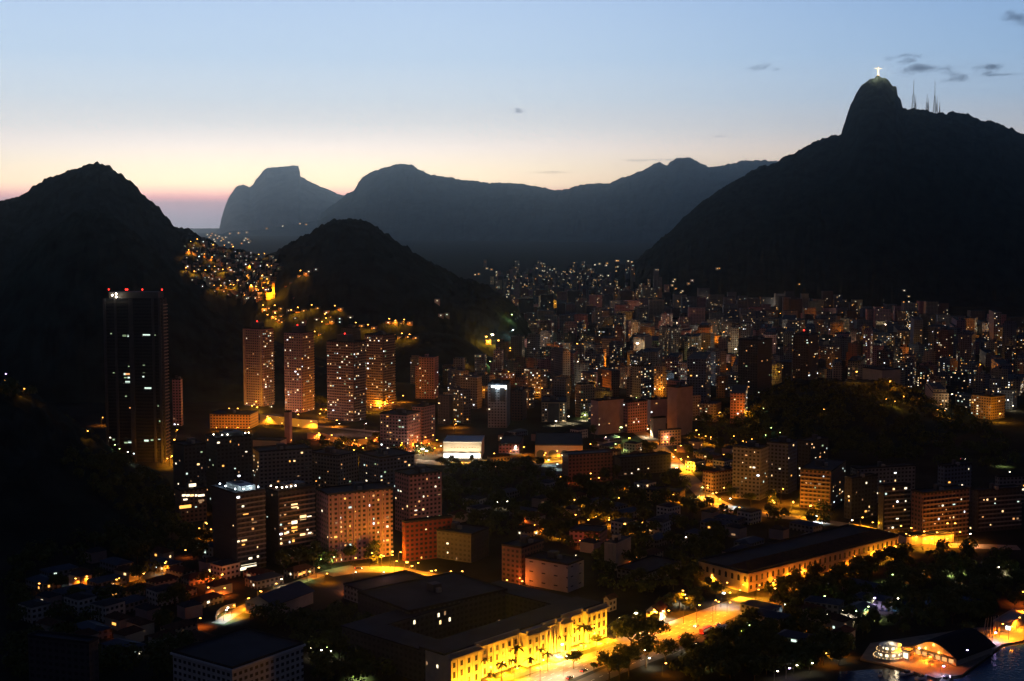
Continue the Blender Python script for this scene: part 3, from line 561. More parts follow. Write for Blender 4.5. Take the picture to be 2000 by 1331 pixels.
bldg('campus_block', 'low dark block with blue-grey roof right of the slotted end wall', 'campus building', 1205, 1262, 1330, 1140, 1122, 40, wall='wall_grey', lit=(0.0, 0.02), house=False)
wb = bldg('white_annex', 'white building with cornice and square windows cut by the bottom edge', 'annex building', 340, 455, 594, 1392, 1307, 36, wall='wall_white', lit=(0.0, 0.0), house=False, roof='roof_dark')
MB().box(-wb.w1 - .9, .9, -.9, -.003, wb.h - .9, wb.h).obj('cornice', ['white_paint'], wb.o); MB().box(.003, .9, -.003, wb.w2 + .9, wb.h - .9, wb.h).obj('cornice', ['white_paint'], wb.o)
bldg('campus_block', 'dark office slab with a column of cream windows at the bottom left corner', 'campus building', 60, 178, 196, 1420, 1258, 18, wall='wall_dark', lit=(0.01, 0.0))

# gabled hangar
def gable(name, label, cat, pl, pc, pr, base, top, th, wall, roof, rise, lit=(0, 0)):
    b = bldg(name, label, cat, pl, pc, pr, base, top, th, wall=wall, lit=lit, house=False, parapet=0, roof=roof)
    for c in list(b.o.children):
        if c.name.startswith('roof'): bpy.data.objects.remove(c)
    e = .8; q = MB(); w, d, hh = b.w1, b.w2, b.h
    A = [(-w - e, -e, hh), (e, -e, hh), (e, d + e, hh), (-w - e, d + e, hh), (-w / 2, -e, hh + rise), (-w / 2, d + e, hh + rise)]
    t = .35; A2_ = [(x, y, z + t) for x, y, z in A]; q.v = A + A2_
    q.f = [(6, 10, 11, 9), (7, 8, 11, 10), (0, 3, 5, 4), (1, 4, 5, 2), (0, 4, 10, 6), (4, 1, 7, 10), (3, 9, 11, 5), (5, 11, 8, 2), (0, 6, 9, 3), (1, 2, 8, 7)]; q.m = [0] * 10; q.obj('roof', [roof], b.o)
    g = MB(); g.v = [(-w, -.0, hh), (0, -.0, hh), (-w / 2, 0, hh + rise), (-w, d, hh), (0, d, hh), (-w / 2, d, hh + rise)]; g.f = [(0, 1, 2), (4, 3, 5)]; g.m = [0, 0]; g.obj('gable', [wall], b.o)
    return b
hg = gable('sports_hall', 'dark blue gable-roofed sports hall beside a lit green lawn', 'sports hall', 480, 535, 612, 1208, 1184, 30, 'wall_blank', 'metal_roof', 4.5)
for i in range(7): inst('window', GLOBE.get('x') or MB().box(-.5, .5, -.07, .07, -.5, .5).mesh('window_dark', 'glass_dark'), hg.o, (-hg.w1 * (.1 + .13 * i), -.06, hg.h * .75), (2.2, 1, 1.6))

# ================================================================== yellow flood-lit palace
def palace():
    C = G(880, 1352); D = G(1184, 1243); v = (D - C).xy; Lp = v.length; th = math.atan2(v.x, v.y)      # main face runs along +y of the frame
    o = empty('palace', (C.x, C.y, 0), -th); tag(o, 'long three-storey palace flooded with brilliant yellow light at the bottom centre', 'palace')
    H_ = P(880, 1284, C.y).z
    # plan along the facade: (from, to, outward offset)
    secs = [(0, .17, 0.0), (.17, .435, -3.2), (.435, .56, 2.5), (.56, .66, -1.0), (.66, .715, 2.5), (.715, .86, -3.2), (.86, 1, 0.0)]
    wall = MB(); roof = MB(); par = MB(); cor = MB(); BD = 17
    for a, b, s in secs:
        wall.box(-BD, s, a * Lp, b * Lp, 0, H_)
    for a, b, s in secs:
        cor.box(s + .003, s + 2.3, a * Lp - (1.2 if s >= 0 else -2.4), b * Lp + (1.2 if s >= 0 else -2.4), H_ - 1.1, H_ - .35); par.box(s - .35, s + .75, a * Lp, b * Lp, H_ - .34, H_ + 1.5)
    roof.box(-BD - 4, -3.7, -.5, Lp + .5, H_ + .003, H_ + 1.0)
    wall.obj('wall', ['palace_stone'], o); roof.obj('roof', ['roof_dark'], o); cor.obj('cornice', ['palace_trim'], o); par.obj('parapet', ['palace_trim'], o)
    for a, b, s in secs[::1]:
        roof2 = None
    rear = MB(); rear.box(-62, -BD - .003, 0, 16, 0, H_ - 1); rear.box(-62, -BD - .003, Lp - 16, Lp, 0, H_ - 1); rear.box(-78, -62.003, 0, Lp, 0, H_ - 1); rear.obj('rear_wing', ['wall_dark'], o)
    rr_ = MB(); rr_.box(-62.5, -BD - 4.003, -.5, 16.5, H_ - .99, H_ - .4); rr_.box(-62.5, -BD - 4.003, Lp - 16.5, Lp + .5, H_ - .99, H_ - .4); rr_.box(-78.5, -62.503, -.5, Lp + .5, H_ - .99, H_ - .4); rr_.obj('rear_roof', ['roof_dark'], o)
    # windows and pilasters, copied from one of each
    gl = MB().box(-.06, .06, -.85, .85, -1.55, 1.55).mesh('window', ['glass_dark']); fr = MB().box(-.12, .1, -1.1, 1.1, 1.55, 1.8).box(-.12, .1, -1.1, 1.1, -1.8, -1.55).mesh('window_frame', ['palace_trim'])
    pl = MB().box(0.003, .45, -.45, .45, 0, H_ - 1.2).mesh('pilaster', ['palace_stone'])
    nwin = 0
    for a, b, s in secs:
        n = max(1, int((b - a) * Lp / 4.1)); st = (b - a) * Lp / n
        if abs(a - .56) < .01:
            for k in range(5): q = MB(); y = (a + (b - a) * (k + .5) / 5) * Lp; q.tube((s + 2.2, y, 0), (s + 2.2, y, H_ - 1.2), .55, .5, 12); q.obj('column', ['palace_stone'], o, True)
        for i in range(n + 1):
            inst('pilaster', pl, o, (s, a * Lp + i * st - (.45 if i == n else -.45 if i == 0 else 0), 0))
        for i in range(n):
            for k in range(3):
                if nwin >= 98: continue
                w_ = inst('window', gl, o, (s + .02, a * Lp + (i + .5) * st, H_ * (.17 + .28 * k)), (1, 1, 1 if k < 2 else .8)); nwin += 1
                inst('window_frame', fr, w_, (0, 0, 0))
    MB().box(.003, .6, .5, Lp - .5, H_ * .345, H_ * .375).box(-3, .6, .5, Lp - .5, H_ * .345, H_ * .37).obj('string_course', ['palace_trim'], o) if False else None
    stp = MB()
    for k in range(5): stp.box(1.5, 9 - k * 1.1, .555 * Lp, .665 * Lp, k * .3, (k + 1) * .3 + .001 * k)
    stp.obj('steps', ['pavement'], o)
    # dark left side windows, three of them lit
    for i, k in ((2, 'cream'), (5, 'dim')): inst('window', WINM[k], o, (-4 - i * 2.4, -.03, H_ * .62), (1.0, 1, 1.5))
    for x_, y_, z_, k in ((-62, Lp * .3, H_ * .8, 'cream'), (-62, Lp * .45, H_ * .8, 'cream'), (-62, Lp * .49, H_ * .8, 'dim'), (-62, Lp * .46, H_ * .55, 'warm'), (-62, Lp * .52, H_ * .55, 'cream'), (-62, Lp * .75, H_ * .8, 'cream')):
        inst('window', WINM[k], o, (x_ + .1, y_, z_), (1.2, 1, 2.0), math.pi / 2)
    # ground floodlights aimed by nearness: each stands a few metres before the wall
    inv = lambda x, y, z: Vector((C.x, C.y, 0)) + Matrix.Rotation(-th, 3, 'Z') @ Vector((x, y, z))
    k_ = 0
    for a, b, s in secs:
        n = max(1, round((b - a) * Lp / 9))
        for i in range(n):
            y = (a + (b - a) * (i + .5) / n) * Lp; far = 7.5 if abs(a - .56) < .01 else 5.0
            p = inv(s + far, y, 0); f = empty('ground_floodlight', p); tag(f, 'small ground floodlight before the yellow palace front, ' + nth(k_) + ' from the left', 'floodlight', 'floodlights along the palace front')
            MB().box(-.3, .3, -.3, .3, 0, .5).obj('housing', ['metal_dark'], f); inst('lens', globe_mesh('sodium'), f, (0, 0, .65), (.22, .22, .12)); add_light(f, (0, 0, 1.5), 'yellow', 13500 if far == 5 else 22000, .3); k_ += 1
    return o, inv, Lp, H_
PAL, PI_, PL_, PH_ = palace()

# ================================================================== historic hall with arched windows
def arched(w, h, n=7, d=.06):
    pts = [(0, -w / 2, -h / 2), (0, w / 2, -h / 2)] + [(0, w / 2 * math.cos(math.pi * j / n), h / 2 - w / 2 + w / 2 * math.sin(math.pi * j / n)) for j in range(n + 1)]
    q = MB(); q.quad([(d, y, z) for _, y, z in pts]); return q.mesh('window', ['glass_dark'])
hh_ = bldg('historic_hall', 'long two-storey historic hall with rows of arched windows in orange light', 'historic hall', 1364, 1461, 1752, 1158, 1121, 50, wall='hall_stone', lit=(0, 0), house=False, parapet=1.2)
for f in ('l', 'r'):
    ww = hh_.w1 if f == 'l' else hh_.w2
AW = arched(1.9, 3.6); n_ = min(44, int(hh_.w2 / 5.0))
for i in range(n_):
    y_ = (i + .5) * hh_.w2 / n_; inst('window', AW, hh_.o, (.02, y_, hh_.h * .68)); inst('window', AW, hh_.o, (.02, y_, hh_.h * .26), (1, 1, .7))
for i in range(int(hh_.w1 / 5.0)):
    x_ = -(i + .5) * 5.0; inst('window', AW, hh_.o, (x_, -.02, hh_.h * .68), (1, 1, 1), -math.pi / 2)
MB().box(.003, .7, -.7, hh_.w2, hh_.h - .8, hh_.h - .1).box(-hh_.w1, .003, -.7, -.003, hh_.h - .8, hh_.h - .1).obj('cornice', ['hall_stone'], hh_.o)
MB().box(.003, .35, 0, hh_.w2, hh_.h * .45, hh_.h * .5).obj('string_course', ['hall_stone'], hh_.o)
hr = MB(); d_ = min(22, hh_.w1 * .5); hr.v = [(-d_, 1, hh_.h + .4), (-1, 1, hh_.h + .4), (-1, hh_.w2 - 1, hh_.h + .4), (-d_, hh_.w2 - 1, hh_.h + .4), (-d_ / 2, 9, hh_.h + 4.5), (-d_ / 2, hh_.w2 - 9, hh_.h + 4.5)]
hr.f = [(0, 1, 4), (1, 2, 5, 4), (2, 3, 5), (3, 0, 4, 5)]; hr.m = [0] * 4; hr.obj('hip_roof', ['tile_roof'], hh_.o)

# ================================================================== summit statue and masts
def statue():
    p = P(1715, 152.5, 4600); o = empty('statue', p, 0); tag(o, 'white flood-lit robed statue with outstretched arms on the mountain peak', 'statue')
    MB().tube((0, 0, -6), (0, 0, 8), 5.2, 3.8, 8).obj('pedestal', ['concrete'], o)
    q = MB(); n = 14
    rings = [(8, 3.6, 2.8), (12, 3.2, 2.5), (20, 2.8, 2.2), (26, 2.9, 2.2), (30, 3.6, 2.3), (32, 3.9, 2.2), (33.4, 2.4, 1.7), (34, 1.0, 1.0), (34.8, 1.15, 1.2), (36.3, 1.45, 1.6), (37.6, 1.1, 1.2), (38.2, .3, .4)]
    for z, a, b in rings:
        for k in range(n): t = 2 * math.pi * k / n; f = 1 + (.07 * math.cos(7 * t) if z < 28 else 0); q.v.append((a * f * math.cos(t), b * f * math.sin(t), z))
    for i in range(len(rings) - 1):
        for k in range(n): q.f.append((i * n + k, i * n + (k + 1) % n, (i + 1) * n + (k + 1) % n, (i + 1) * n + k)); q.m.append(0)
    q.f.append(tuple((len(rings) - 1) * n + k for k in range(n))); q.m.append(0)
    for s in (-1, 1):
        pts = [(2.0, 31.2, 1.7, 1.5), (6, 31.4, 1.35, 1.2), (10.5, 31.6, 1.5, 1.0), (12.4, 31.8, .6, .6), (14.2, 31.9, .5, .3)]; b0 = len(q.v)
        for x, z, r, d in pts:
            for k in range(8): t = 2 * math.pi * k / 8; q.v.append((s * x, d * math.cos(t), z - (0.5 if x in (6, 10.5) else 0) + r * math.sin(t)))
        for i in range(len(pts) - 1):
            for k in range(8): q.f.append((b0 + i * 8 + k, b0 + i * 8 + (k + 1) % 8, b0 + (i + 1) * 8 + (k + 1) % 8, b0 + (i + 1) * 8 + k)); q.m.append(0)
        q.f.append(tuple(b0 + 4 * 8 + k for k in range(8))); q.m.append(0)
    q.obj('figure', ['white_paint'], o, True)
    for x, y, z in ((-22, -26, 12), (22, -26, 12), (0, -34, 26)): add_light(o, (x, y, z), 'halide', 75000, 1.5)
statue()
def mast(px, ptop, pbot, label, wide, spikes=1):
    Y = 4640; b = P(px, pbot, Y); t = P(px, ptop, Y); h = t.z - b.z; o = empty('antenna_mast', b); tag(o, label, 'antenna mast', 'antenna masts on the ridge')
    q = MB(); hl = h * .55
    for i in range(4):
        a, c = ((1, 1), (-1, 1), (-1, -1), (1, -1))[i]; q.tube((a * wide, c * wide, -8), (a * wide * .3, c * wide * .3, hl), .55, .4, 4)
    for j in range(7):
        z0, z1 = hl * j / 7, hl * (j + 1) / 7; w0, w1 = wide * (1 - .7 * j / 7), wide * (1 - .7 * (j + 1) / 7)
        for i in range(4):
            a, c = ((1, 1), (-1, 1), (-1, -1), (1, -1))[i]; a2, c2 = ((-1, 1), (-1, -1), (1, -1), (1, 1))[i]
            q.tube((a * w0, c * w0, z0), (a2 * w1, c2 * w1, z1), .25, .25, 3); q.tube((a * w1, c * w1, z1), (a2 * w1, c2 * w1, z1), .3, .3, 3)
    q.obj('lattice', ['metal_dark'], o); MB().tube((0, 0, hl), (0, 0, h), .9, .35, 5).obj('spire', ['metal_dark'], o)
for px, a, b, l, w in ((1783.5, 157, 217, 'tall lattice mast, first from the statue along the ridge', 5.5), (1788, 187, 217, 'short mast close to the right side of the first lattice mast', 3), (1810, 184, 220, 'short wide lattice mast left of the tallest pair', 4), (1813, 192, 220, 'thin short mast between the wide lattice mast and the tall one', 2.2),
                       (1825, 160, 220, 'tall slim mast, rightmost of the two tall masts', 4), (1829.5, 188, 220, 'short mast touching the right side of the tall slim mast', 3), (1835, 200, 220, 'tiny mast at the right end of the mast group', 2)):
    mast(px, a, b, l, w)

# ================================================================== clouds, far behind the haze
def cloud_mat(seed):
    m = bpy.data.materials.new('cloud'); m.use_nodes = True; n = m.node_tree.nodes; l = m.node_tree.links; n.clear()
    tc_ = n.new('ShaderNodeTexCoord'); mp = n.new('ShaderNodeMapping'); mp.inputs[1].default_value = (seed * 3.1, seed * 1.7, 0); mp.inputs[3].default_value = (2.4, 1, 1.5)
    l.new(tc_.outputs['Object'], mp.inputs[0]); t = n.new('ShaderNodeTexNoise'); t.inputs['Scale'].default_value = 1.3; t.inputs['Detail'].default_value = 7; t.inputs['Roughness'].default_value = .7; l.new(mp.outputs[0], t.inputs['Vector'])
    ln = n.new('ShaderNodeVectorMath'); ln.operation = 'LENGTH'; l.new(tc_.outputs['Object'], ln.inputs[0])
    def mn(op, a, c, cl=False):
        k = n.new('ShaderNodeMath'); k.operation = op; k.use_clamp = cl
        for i, v in enumerate((a, c)):
            if isinstance(v, (int, float)): k.inputs[i].default_value = v
            else: l.new(v, k.inputs[i])
        return k.outputs[0]
    d = mn('SUBTRACT', mn('SUBTRACT', 1.22, ln.outputs['Value']), mn('MULTIPLY', mn('SUBTRACT', 1.0, t.outputs[0]), 2.0))
    d = mn('MULTIPLY', mn('MAXIMUM', d, 0.0), .008)
    pv = n.new('ShaderNodeVolumePrincipled'); pv.inputs['Color'].default_value = (0.42, 0.45, 0.6, 1); pv.inputs['Anisotropy'].default_value = .3; l.new(d, pv.inputs['Density'])
    o = n.new('ShaderNodeOutputMaterial'); l.new(pv.outputs[0], o.inputs['Volume']); return m
def ellipsoid_mesh(m):
    mb = MB(); n, k = 16, 8
    for a in range(k + 1):
        t = math.pi * a / k
        for b in range(n): p = 2 * math.pi * b / n; mb.v.append((math.sin(t) * math.cos(p), math.sin(t) * math.sin(p), math.cos(t)))
    for a in range(k):
        for b in range(n): mb.f.append((a * n + b, (a + 1) * n + b, (a + 1) * n + (b + 1) % n, a * n + (b + 1) % n)); mb.m.append(0)
    me = bpy.data.meshes.new('cloud'); me.from_pydata(mb.v, [], mb.f); me.materials.append(m); return me
for i, (px, py, w, h, l) in enumerate([(1494, 130, 50, 11, 'small grey cloud alone left of the statue'), (1772, 116, 66, 12, 'flat grey cloud just above right of the statue'), (1815, 134, 95, 13, 'long thin grey cloud right of the statue'), (1866, 147, 52, 15, 'darkest small cloud above the antenna masts'),
                                       (1925, 134, 60, 16, 'pale ragged cloud right of the darkest small cloud'), (1965, 147, 80, 8, 'thin flat cloud reaching the right edge'), (1011, 217, 32, 6, 'tiny cloud alone high over the middle ridge'), (1985, 38, 55, 20, 'faint grey cloud in the top right corner'), (1290, 313, 95, 6, 'thin grey streak over the twin peaks'), (1065, 337, 60, 4, 'thin streak low over the middle ridge'), (1415, 266, 40, 4, 'tiny thin streak left of the statue mountain')]):
    Y = 46000; c = P(px, py, Y); s = Y / F
    o = bpy.data.objects.new('cloud', ellipsoid_mesh(cloud_mat(i + 1))); COL.objects.link(o); o.location = c; o.scale = (w * s * 2.1, 1500, h * s * 2.3); tag(o, l, 'cloud', None)

# ================================================================== streets, lawns and water
FOOT = []                                            # ground taken by things: (x, y, radius)
ROADS = []
def strip(name, pts, width, m, z=0.004, terr=False):
    w = [G(*p) if not terr else (hit(*p) or G(*p)) for p in pts]; W_ = []
    for i in range(len(w) - 1):
        for k in range(10): W_.append(w[i].lerp(w[i + 1], k / 10))
    W_.append(w[-1]); q = MB(); L_ = []
    for i, p in enumerate(W_):
        d = (W_[min(i + 1, len(W_) - 1)] - W_[max(i - 1, 0)]); d.z = 0; d.normalize(); nrm = Vector((-d.y, d.x, 0)); zz = z if not terr else p.z + .6
        L_.append((p + nrm * width / 2, p - nrm * width / 2)); ROADS.append((p.x, p.y, width / 2 + 4))
        q.v += [(L_[-1][0].x, L_[-1][0].y, zz), (L_[-1][1].x, L_[-1][1].y, zz)]
    for i in range(len(W_) - 1): q.f.append((2 * i, 2 * i + 1, 2 * i + 3, 2 * i + 2)); q.m.append(0)
    o = q.obj(name, [m]); kind(o, 'structure'); return o
strip('avenue', [(900, 1400), (1040, 1332), (1140, 1292), (1240, 1256), (1330, 1228), (1410, 1198), (1480, 1172)], 24, 'pavement')
strip('road', [(1120, 1345), (1200, 1310), (1300, 1272), (1400, 1232), (1460, 1205)], 11, 'asphalt', .008)
strip('palace_drive', [(930, 1345), (1010, 1318), (1075, 1300), (1120, 1272), (1170, 1255)], 6, 'pavement', .012)
strip('street', [(640, 1122), (700, 1112), (770, 1113), (850, 1128), (915, 1146)], 15, 'pavement', .008)
strip('lane', [(425, 1218), (470, 1190), (560, 1146), (640, 1117), (690, 1106)], 8, 'pavement', .012)
strip('curving_avenue', [(1240, 838), (1275, 862), (1305, 893), (1335, 925), (1385, 975), (1440, 1000), (1560, 1012)], 16, 'pavement', .008)
strip('shore_road', [(1560, 1012), (1680, 1030), (1760, 1048), (1860, 1066), (1990, 1070)], 14, 'pavement', .012)
strip('shop_street', [(800, 900), (860, 905), (960, 908), (1050, 905), (1150, 902)], 20, 'pavement', .008)
strip('hill_road', [(418, 826), (505, 824), (560, 826), (620, 834), (700, 842), (745, 846)], 9, 'pavement', terr=True)
def dashes(name, pts, z, offs=(0.0,), every=2):
    w = [G(*p) for p in pts]; q = MB(); d_ = 0
    for i in range(len(w) - 1):
        a, b = w[i], w[i + 1]; L_ = (b - a).length; t = (b - a).normalized(); nn = Vector((-t.y, t.x, 0)); x = 0
        while x + 3 < L_:
            for of in offs: c = a + t * x + nn * of; e = c + t * 3; q.quad([(c + nn * .1).to_tuple()[:2] + (z,), (c - nn * .1).to_tuple()[:2] + (z,), (e - nn * .1).to_tuple()[:2] + (z,), (e + nn * .1).to_tuple()[:2] + (z,)])
            x += 7
    o = q.obj(name, ['white_paint']); kind(o, 'structure')
dashes('road_marking', [(1040, 1332), (1140, 1292), (1240, 1256), (1330, 1228), (1410, 1198)], .02, (-4, 0, 4))
dashes('road_marking', [(1120, 1345), (1200, 1310), (1300, 1272), (1400, 1232), (1460, 1205)], .02)
dashes('road_marking', [(700, 1112), (770, 1113), (850, 1128), (915, 1146)], .02, (-2.5, 2.5))
def poly(name, pts, m, z):
    q = MB(); q.quad([(G(*p).x, G(*p).y, z) for p in pts]); o = q.obj(name, [m]); kind(o, 'structure'); return o
poly('palace_lawn', [(900, 1362), (960, 1325), (1060, 1284), (1085, 1274), (1190, 1246), (1205, 1258), (1090, 1296), (960, 1350)], 'lawn', .006)
poly('sports_lawn', [(414, 1218), (425, 1200), (455, 1188), (500, 1186), (515, 1200), (470, 1212), (440, 1222)], 'lawn', .006)
# water
m = bpy.data.materials.new('water'); m.use_nodes = True; n_ = m.node_tree.nodes; b_ = n_['Principled BSDF']; b_.inputs['Base Color'].default_value = (0.01, 0.035, 0.1, 1); b_.inputs['Roughness'].default_value = .12; b_.inputs['IOR'].default_value = 1.33
t_ = n_.new('ShaderNodeTexNoise'); t_.inputs['Scale'].default_value = .5; t_.inputs['Detail'].default_value = 3; g_ = n_.new('ShaderNodeNewGeometry'); m.node_tree.links.new(g_.outputs['Position'], t_.inputs['Vector'])
bu = n_.new('ShaderNodeBump'); bu.inputs['Distance'].default_value = .25; bu.inputs['Strength'].default_value = .8; m.node_tree.links.new(t_.outputs[0], bu.inputs['Height']); m.node_tree.links.new(bu.outputs[0], b_.inputs['Normal']); b_.inputs['Specular IOR Level'].default_value = .14; MATS['water'] = m
poly('bay_water', [(1610, 1420), (1640, 1312), (1735, 1306), (1830, 1331), (1880, 1325), (1958, 1266), (2000, 1258), (2200, 1240), (2400, 1420)], 'water', .02)
poly('lagoon_water', [(1720, 1194), (1750, 1170), (1820, 1160), (1920, 1164), (1950, 1180), (1890, 1194), (1800, 1198)], 'water', .02)
def plat(name, pts, m, z0, z1):
    A = [G(*p) for p in pts]; n = len(A); q = MB(); q.v = [(a.x, a.y, z0) for a in A] + [(a.x, a.y, z1) for a in A]
    q.f = [tuple(range(n, 2 * n))] + [(i, (i + 1) % n, n + (i + 1) % n, n + i) for i in range(n)]; q.m = [0] * (n + 1); o = q.obj(name, [m]); kind(o, 'structure'); return o
plat('quay', [(1735, 1303), (1830, 1329), (1878, 1322), (1956, 1263), (2040, 1247), (2040, 1225), (1900, 1230), (1700, 1260), (1680, 1290)], 'pavement', -.5, 1.0)

# ================================================================== street lamps
def lamps(zone, group, lst, h=9.0, size=.5, name='street_lamp', cat='street lamp', z=0.0):
    for w_ in ('park', 'garden', 'lawn', 'hall', 'campus', 'bank', 'plaza', 'shop', 'embankment', 'glow', 'facade'):
        if w_ in group.split(): name = {'glow': 'tall_lamp', 'facade': 'floodlight', 'lawn': 'floodlight'}.get(w_, w_ + '_lamp'); cat = {'glow': 'street lamp', 'facade': 'floodlight', 'lawn': 'floodlight'}.get(w_, 'lamp')
    lst = sorted(lst, key=lambda t: t[0]); n = len(lst)
    cn = {'sodium': 'orange', 'yellow': 'yellow', 'halide': 'warm white', 'mercury': 'white', 'green': 'green-tinted', 'red': 'deep orange', 'rose_tint': 'pinkish', 'violet': 'violet-white', 'cream': 'cream'}
    for i, t in enumerate(lst):
        px, py, k, pw = t[:4]; hh = t[4] if len(t) > 4 else h; sz = t[5] if len(t) > 5 else size
        p = G(px, py, z)
        if z == 0.0:
            q = hit(px, py)
            if q is not None and q.z > 3: p = q
        pos = 'alone' if n == 1 else ('leftmost' if i == 0 else 'rightmost' if i == n - 1 else nth(i) + ' from left')
        lamp(p, ('tall ' if hh > 12 else '') + cn[k] + ' ' + cat + ' ' + zone + ', ' + pos, k, pw, h=hh, size=sz, name=name, cat=cat, group=group, pt=len(t) > 6)
S_ = 'sodium'
lamps('close to the walls of the historic hall', 'hall lamps', [(1376, 1128, 'yellow', 1500, 5, .4, 'P'), (1398, 1137, 'yellow', 2200, 5, .4, 'P'), (1422, 1147, 'yellow', 2600, 5, .4, 'P'), (1446, 1159, 'yellow', 2600, 5, .4, 'P'), (1478, 1160, S_, 1500, 5, .4, 'P'), (1508, 1149, S_, 2200, 5, .4, 'P'), (1538, 1139, S_, 2600, 5, .4, 'P'), (1565, 1131, S_, 2200, 5, .4, 'P'), (1590, 1124, S_, 1200, 5, .4, 'P'), (1668, 1104, S_, 900, 5, .4, 'P'), (1705, 1095, 'yellow', 2600, 5, .4, 'P'), (1728, 1088, 'yellow', 3200, 5, .4, 'P'), (1745, 1083, S_, 2200, 5, .4, 'P')])
lamps('under the orange-lit walls of the embankment', 'embankment lamps', [(420, 843, S_, 2600, 4, .5, 'P'), (440, 843, S_, 3200, 4, .5, 'P'), (462, 843, S_, 3600, 4, .5, 'P'), (484, 843, S_, 3200, 4, .5, 'P'), (498, 798, 'yellow', 5000, 8, .8, 'P'), (566, 872, 'red', 1800, 6, .4, 'P'), (722, 806, 'yellow', 9000, 9, .6, 'P'), (742, 808, 'yellow', 9000, 9, .6, 'P'), (765, 800, S_, 6000, 8, .6, 'P'), (625, 812, 'yellow', 5000, 7, .6, 'P'), (590, 812, S_, 4000, 7, .5, 'P'), (640, 804, S_, 7000, 9, .8, 'P')])
lamps('before the lit corner of the bright street', 'street lamps', [(800, 1128, 'yellow', 5500, 7, .6, 'P'), (838, 1138, S_, 4500, 7, .6, 'P'), (868, 1142, S_, 4500, 7, .6, 'P'), (770, 1118, 'yellow', 4500, 7, .5, 'P')])
lamps('added to tint the tall balconied towers pink', 'added tower tint lamps', [(480, 812, 'rose_tint', 16000, 14, .4, 'P'), (528, 812, 'rose_tint', 9000, 10, .4, 'P'), (578, 826, 'rose_tint', 16000, 14, .4, 'P'), (660, 850, 'rose_tint', 16000, 12, .4, 'P'), (712, 850, 'rose_tint', 12000, 12, .4, 'P'), (345, 852, 'rose_tint', 2500, 12, .4, 'P')])  # pinkish lamps added only to turn the tower walls rosier
lamps('added to make the pink slabs rosier', 'added slab tint lamps', [(690, 1150, 'rose_tint', 8000, 10, .4, 'P'), (745, 1150, 'rose_tint', 7000, 10, .4, 'P'), (850, 1075, 'rose_tint', 3500, 8, .3, 'P'), (770, 905, 'rose_tint', 4500, 8, .4, 'P'), (1300, 872, 'rose_tint', 3500, 9, .4, 'P'), (1180, 872, 'rose_tint', 3500, 9, .4, 'P')])  # more added lamps, pushing the slab walls towards pink
lamps('at the orange pier of the black office tower', 'street lamps', [(324, 909, S_, 5000, 6, .5, 'P'), (333, 908, 'yellow', 7000, 8, .5, 'P'), (338, 892, S_, 7000, 16, .8, 'P')])
lamps('at the right foot of the largest pink slab', 'street lamps', [(762, 1099, 'yellow', 4500, 7, .6, 'P'), (740, 1103, S_, 3000, 6, .5, 'P'), (778, 1100, S_, 2600, 7, .5, 'P'), (622, 1108, 'green', 900, 5, .4, 'P')])
lamps('among the orange-lit small houses', 'street lamps', [(428, 1143, 'red', 1800, 6, .4, 'P'), (412, 1150, 'red', 1600, 6, .4, 'P'), (320, 1116, S_, 1300, 6, .4, 'P'), (278, 1134, S_, 900, 5, .4, 'P'), (228, 1146, S_, 600, 5, .4, 'P'), (155, 1143, S_, 600, 5, .4, 'P'), (370, 1018, 'yellow', 1800, 4, .5, 'P'), (398, 1046, 'yellow', 2200, 9, .5, 'P'), (482, 1186, 'yellow', 1500, 5, .4, 'P'), (503, 1172, 'yellow', 1200, 5, .4, 'P')])
lamps('against the campus walls', 'campus lamps', [(1010, 1146, 'red', 3200, 5, .4, 'P'), (990, 1137, 'red', 1600, 5, .4, 'P'), (1128, 1068, 'red', 900, 4, .3, 'P'), (1150, 1070, 'red', 900, 4, .3, 'P'), (1280, 972, 'yellow', 1800, 6, .4, 'P'), (1306, 980, 'yellow', 2200, 6, .4, 'P'), (1150, 950, 'red', 1200, 6, .3, 'P'), (1216, 1042, 'yellow', 6500, 8, .8, 'P'), (1185, 1032, S_, 3500, 6, .5, 'P'), (1160, 1026, S_, 3500, 6, .5, 'P'), (1236, 1040, S_, 3500, 6, .5, 'P'), (1060, 1045, S_, 1500, 5, .4, 'P'), (1400, 1124, 'yellow', 1500, 5, .4, 'P'), (1262, 1110, 'red', 1500, 5, .4, 'P'), (1120, 1100, 'cream', 500, 5, .2, 'P')])
lamps('round the shop and the arcade', 'shop lamps', [(830, 898, 'halide', 6000, 8, 1.2, 'P'), (846, 892, S_, 5000, 8, .6, 'P'), (820, 884, S_, 4500, 9, .6, 'P'), (806, 884, S_, 2600, 8, .5, 'P'), (994, 892, 'red', 2600, 5, .4, 'P'), (1060, 900, 'yellow', 2600, 5, .5, 'P'), (1095, 900, 'halide', 2200, 5, .6, 'P'), (1125, 900, S_, 2600, 5, .5, 'P'), (975, 915, 'yellow', 900, 5, .4, 'P'), (888, 845, S_, 4500, 9, .5, 'P'), (1292, 878, 'yellow', 2600, 7, .5, 'P'), (1326, 916, 'yellow', 6500, 9, .6, 'P'), (1340, 924, 'yellow', 6000, 9, .6, 'P'), (1316, 898, S_, 4000, 9, .6, 'P'), (1388, 984, 'yellow', 4500, 8, .6, 'P'), (1402, 996, S_, 4500, 8, .6, 'P'), (1378, 968, S_, 3500, 8, .5, 'P'), (1270, 848, S_, 4500, 9, .5, 'P'), (1385, 872, 'yellow', 2500, 7, .5, 'P'), (1455, 878, S_, 3500, 7, .5, 'P'), (1170, 905, S_, 2500, 7, .5, 'P')])
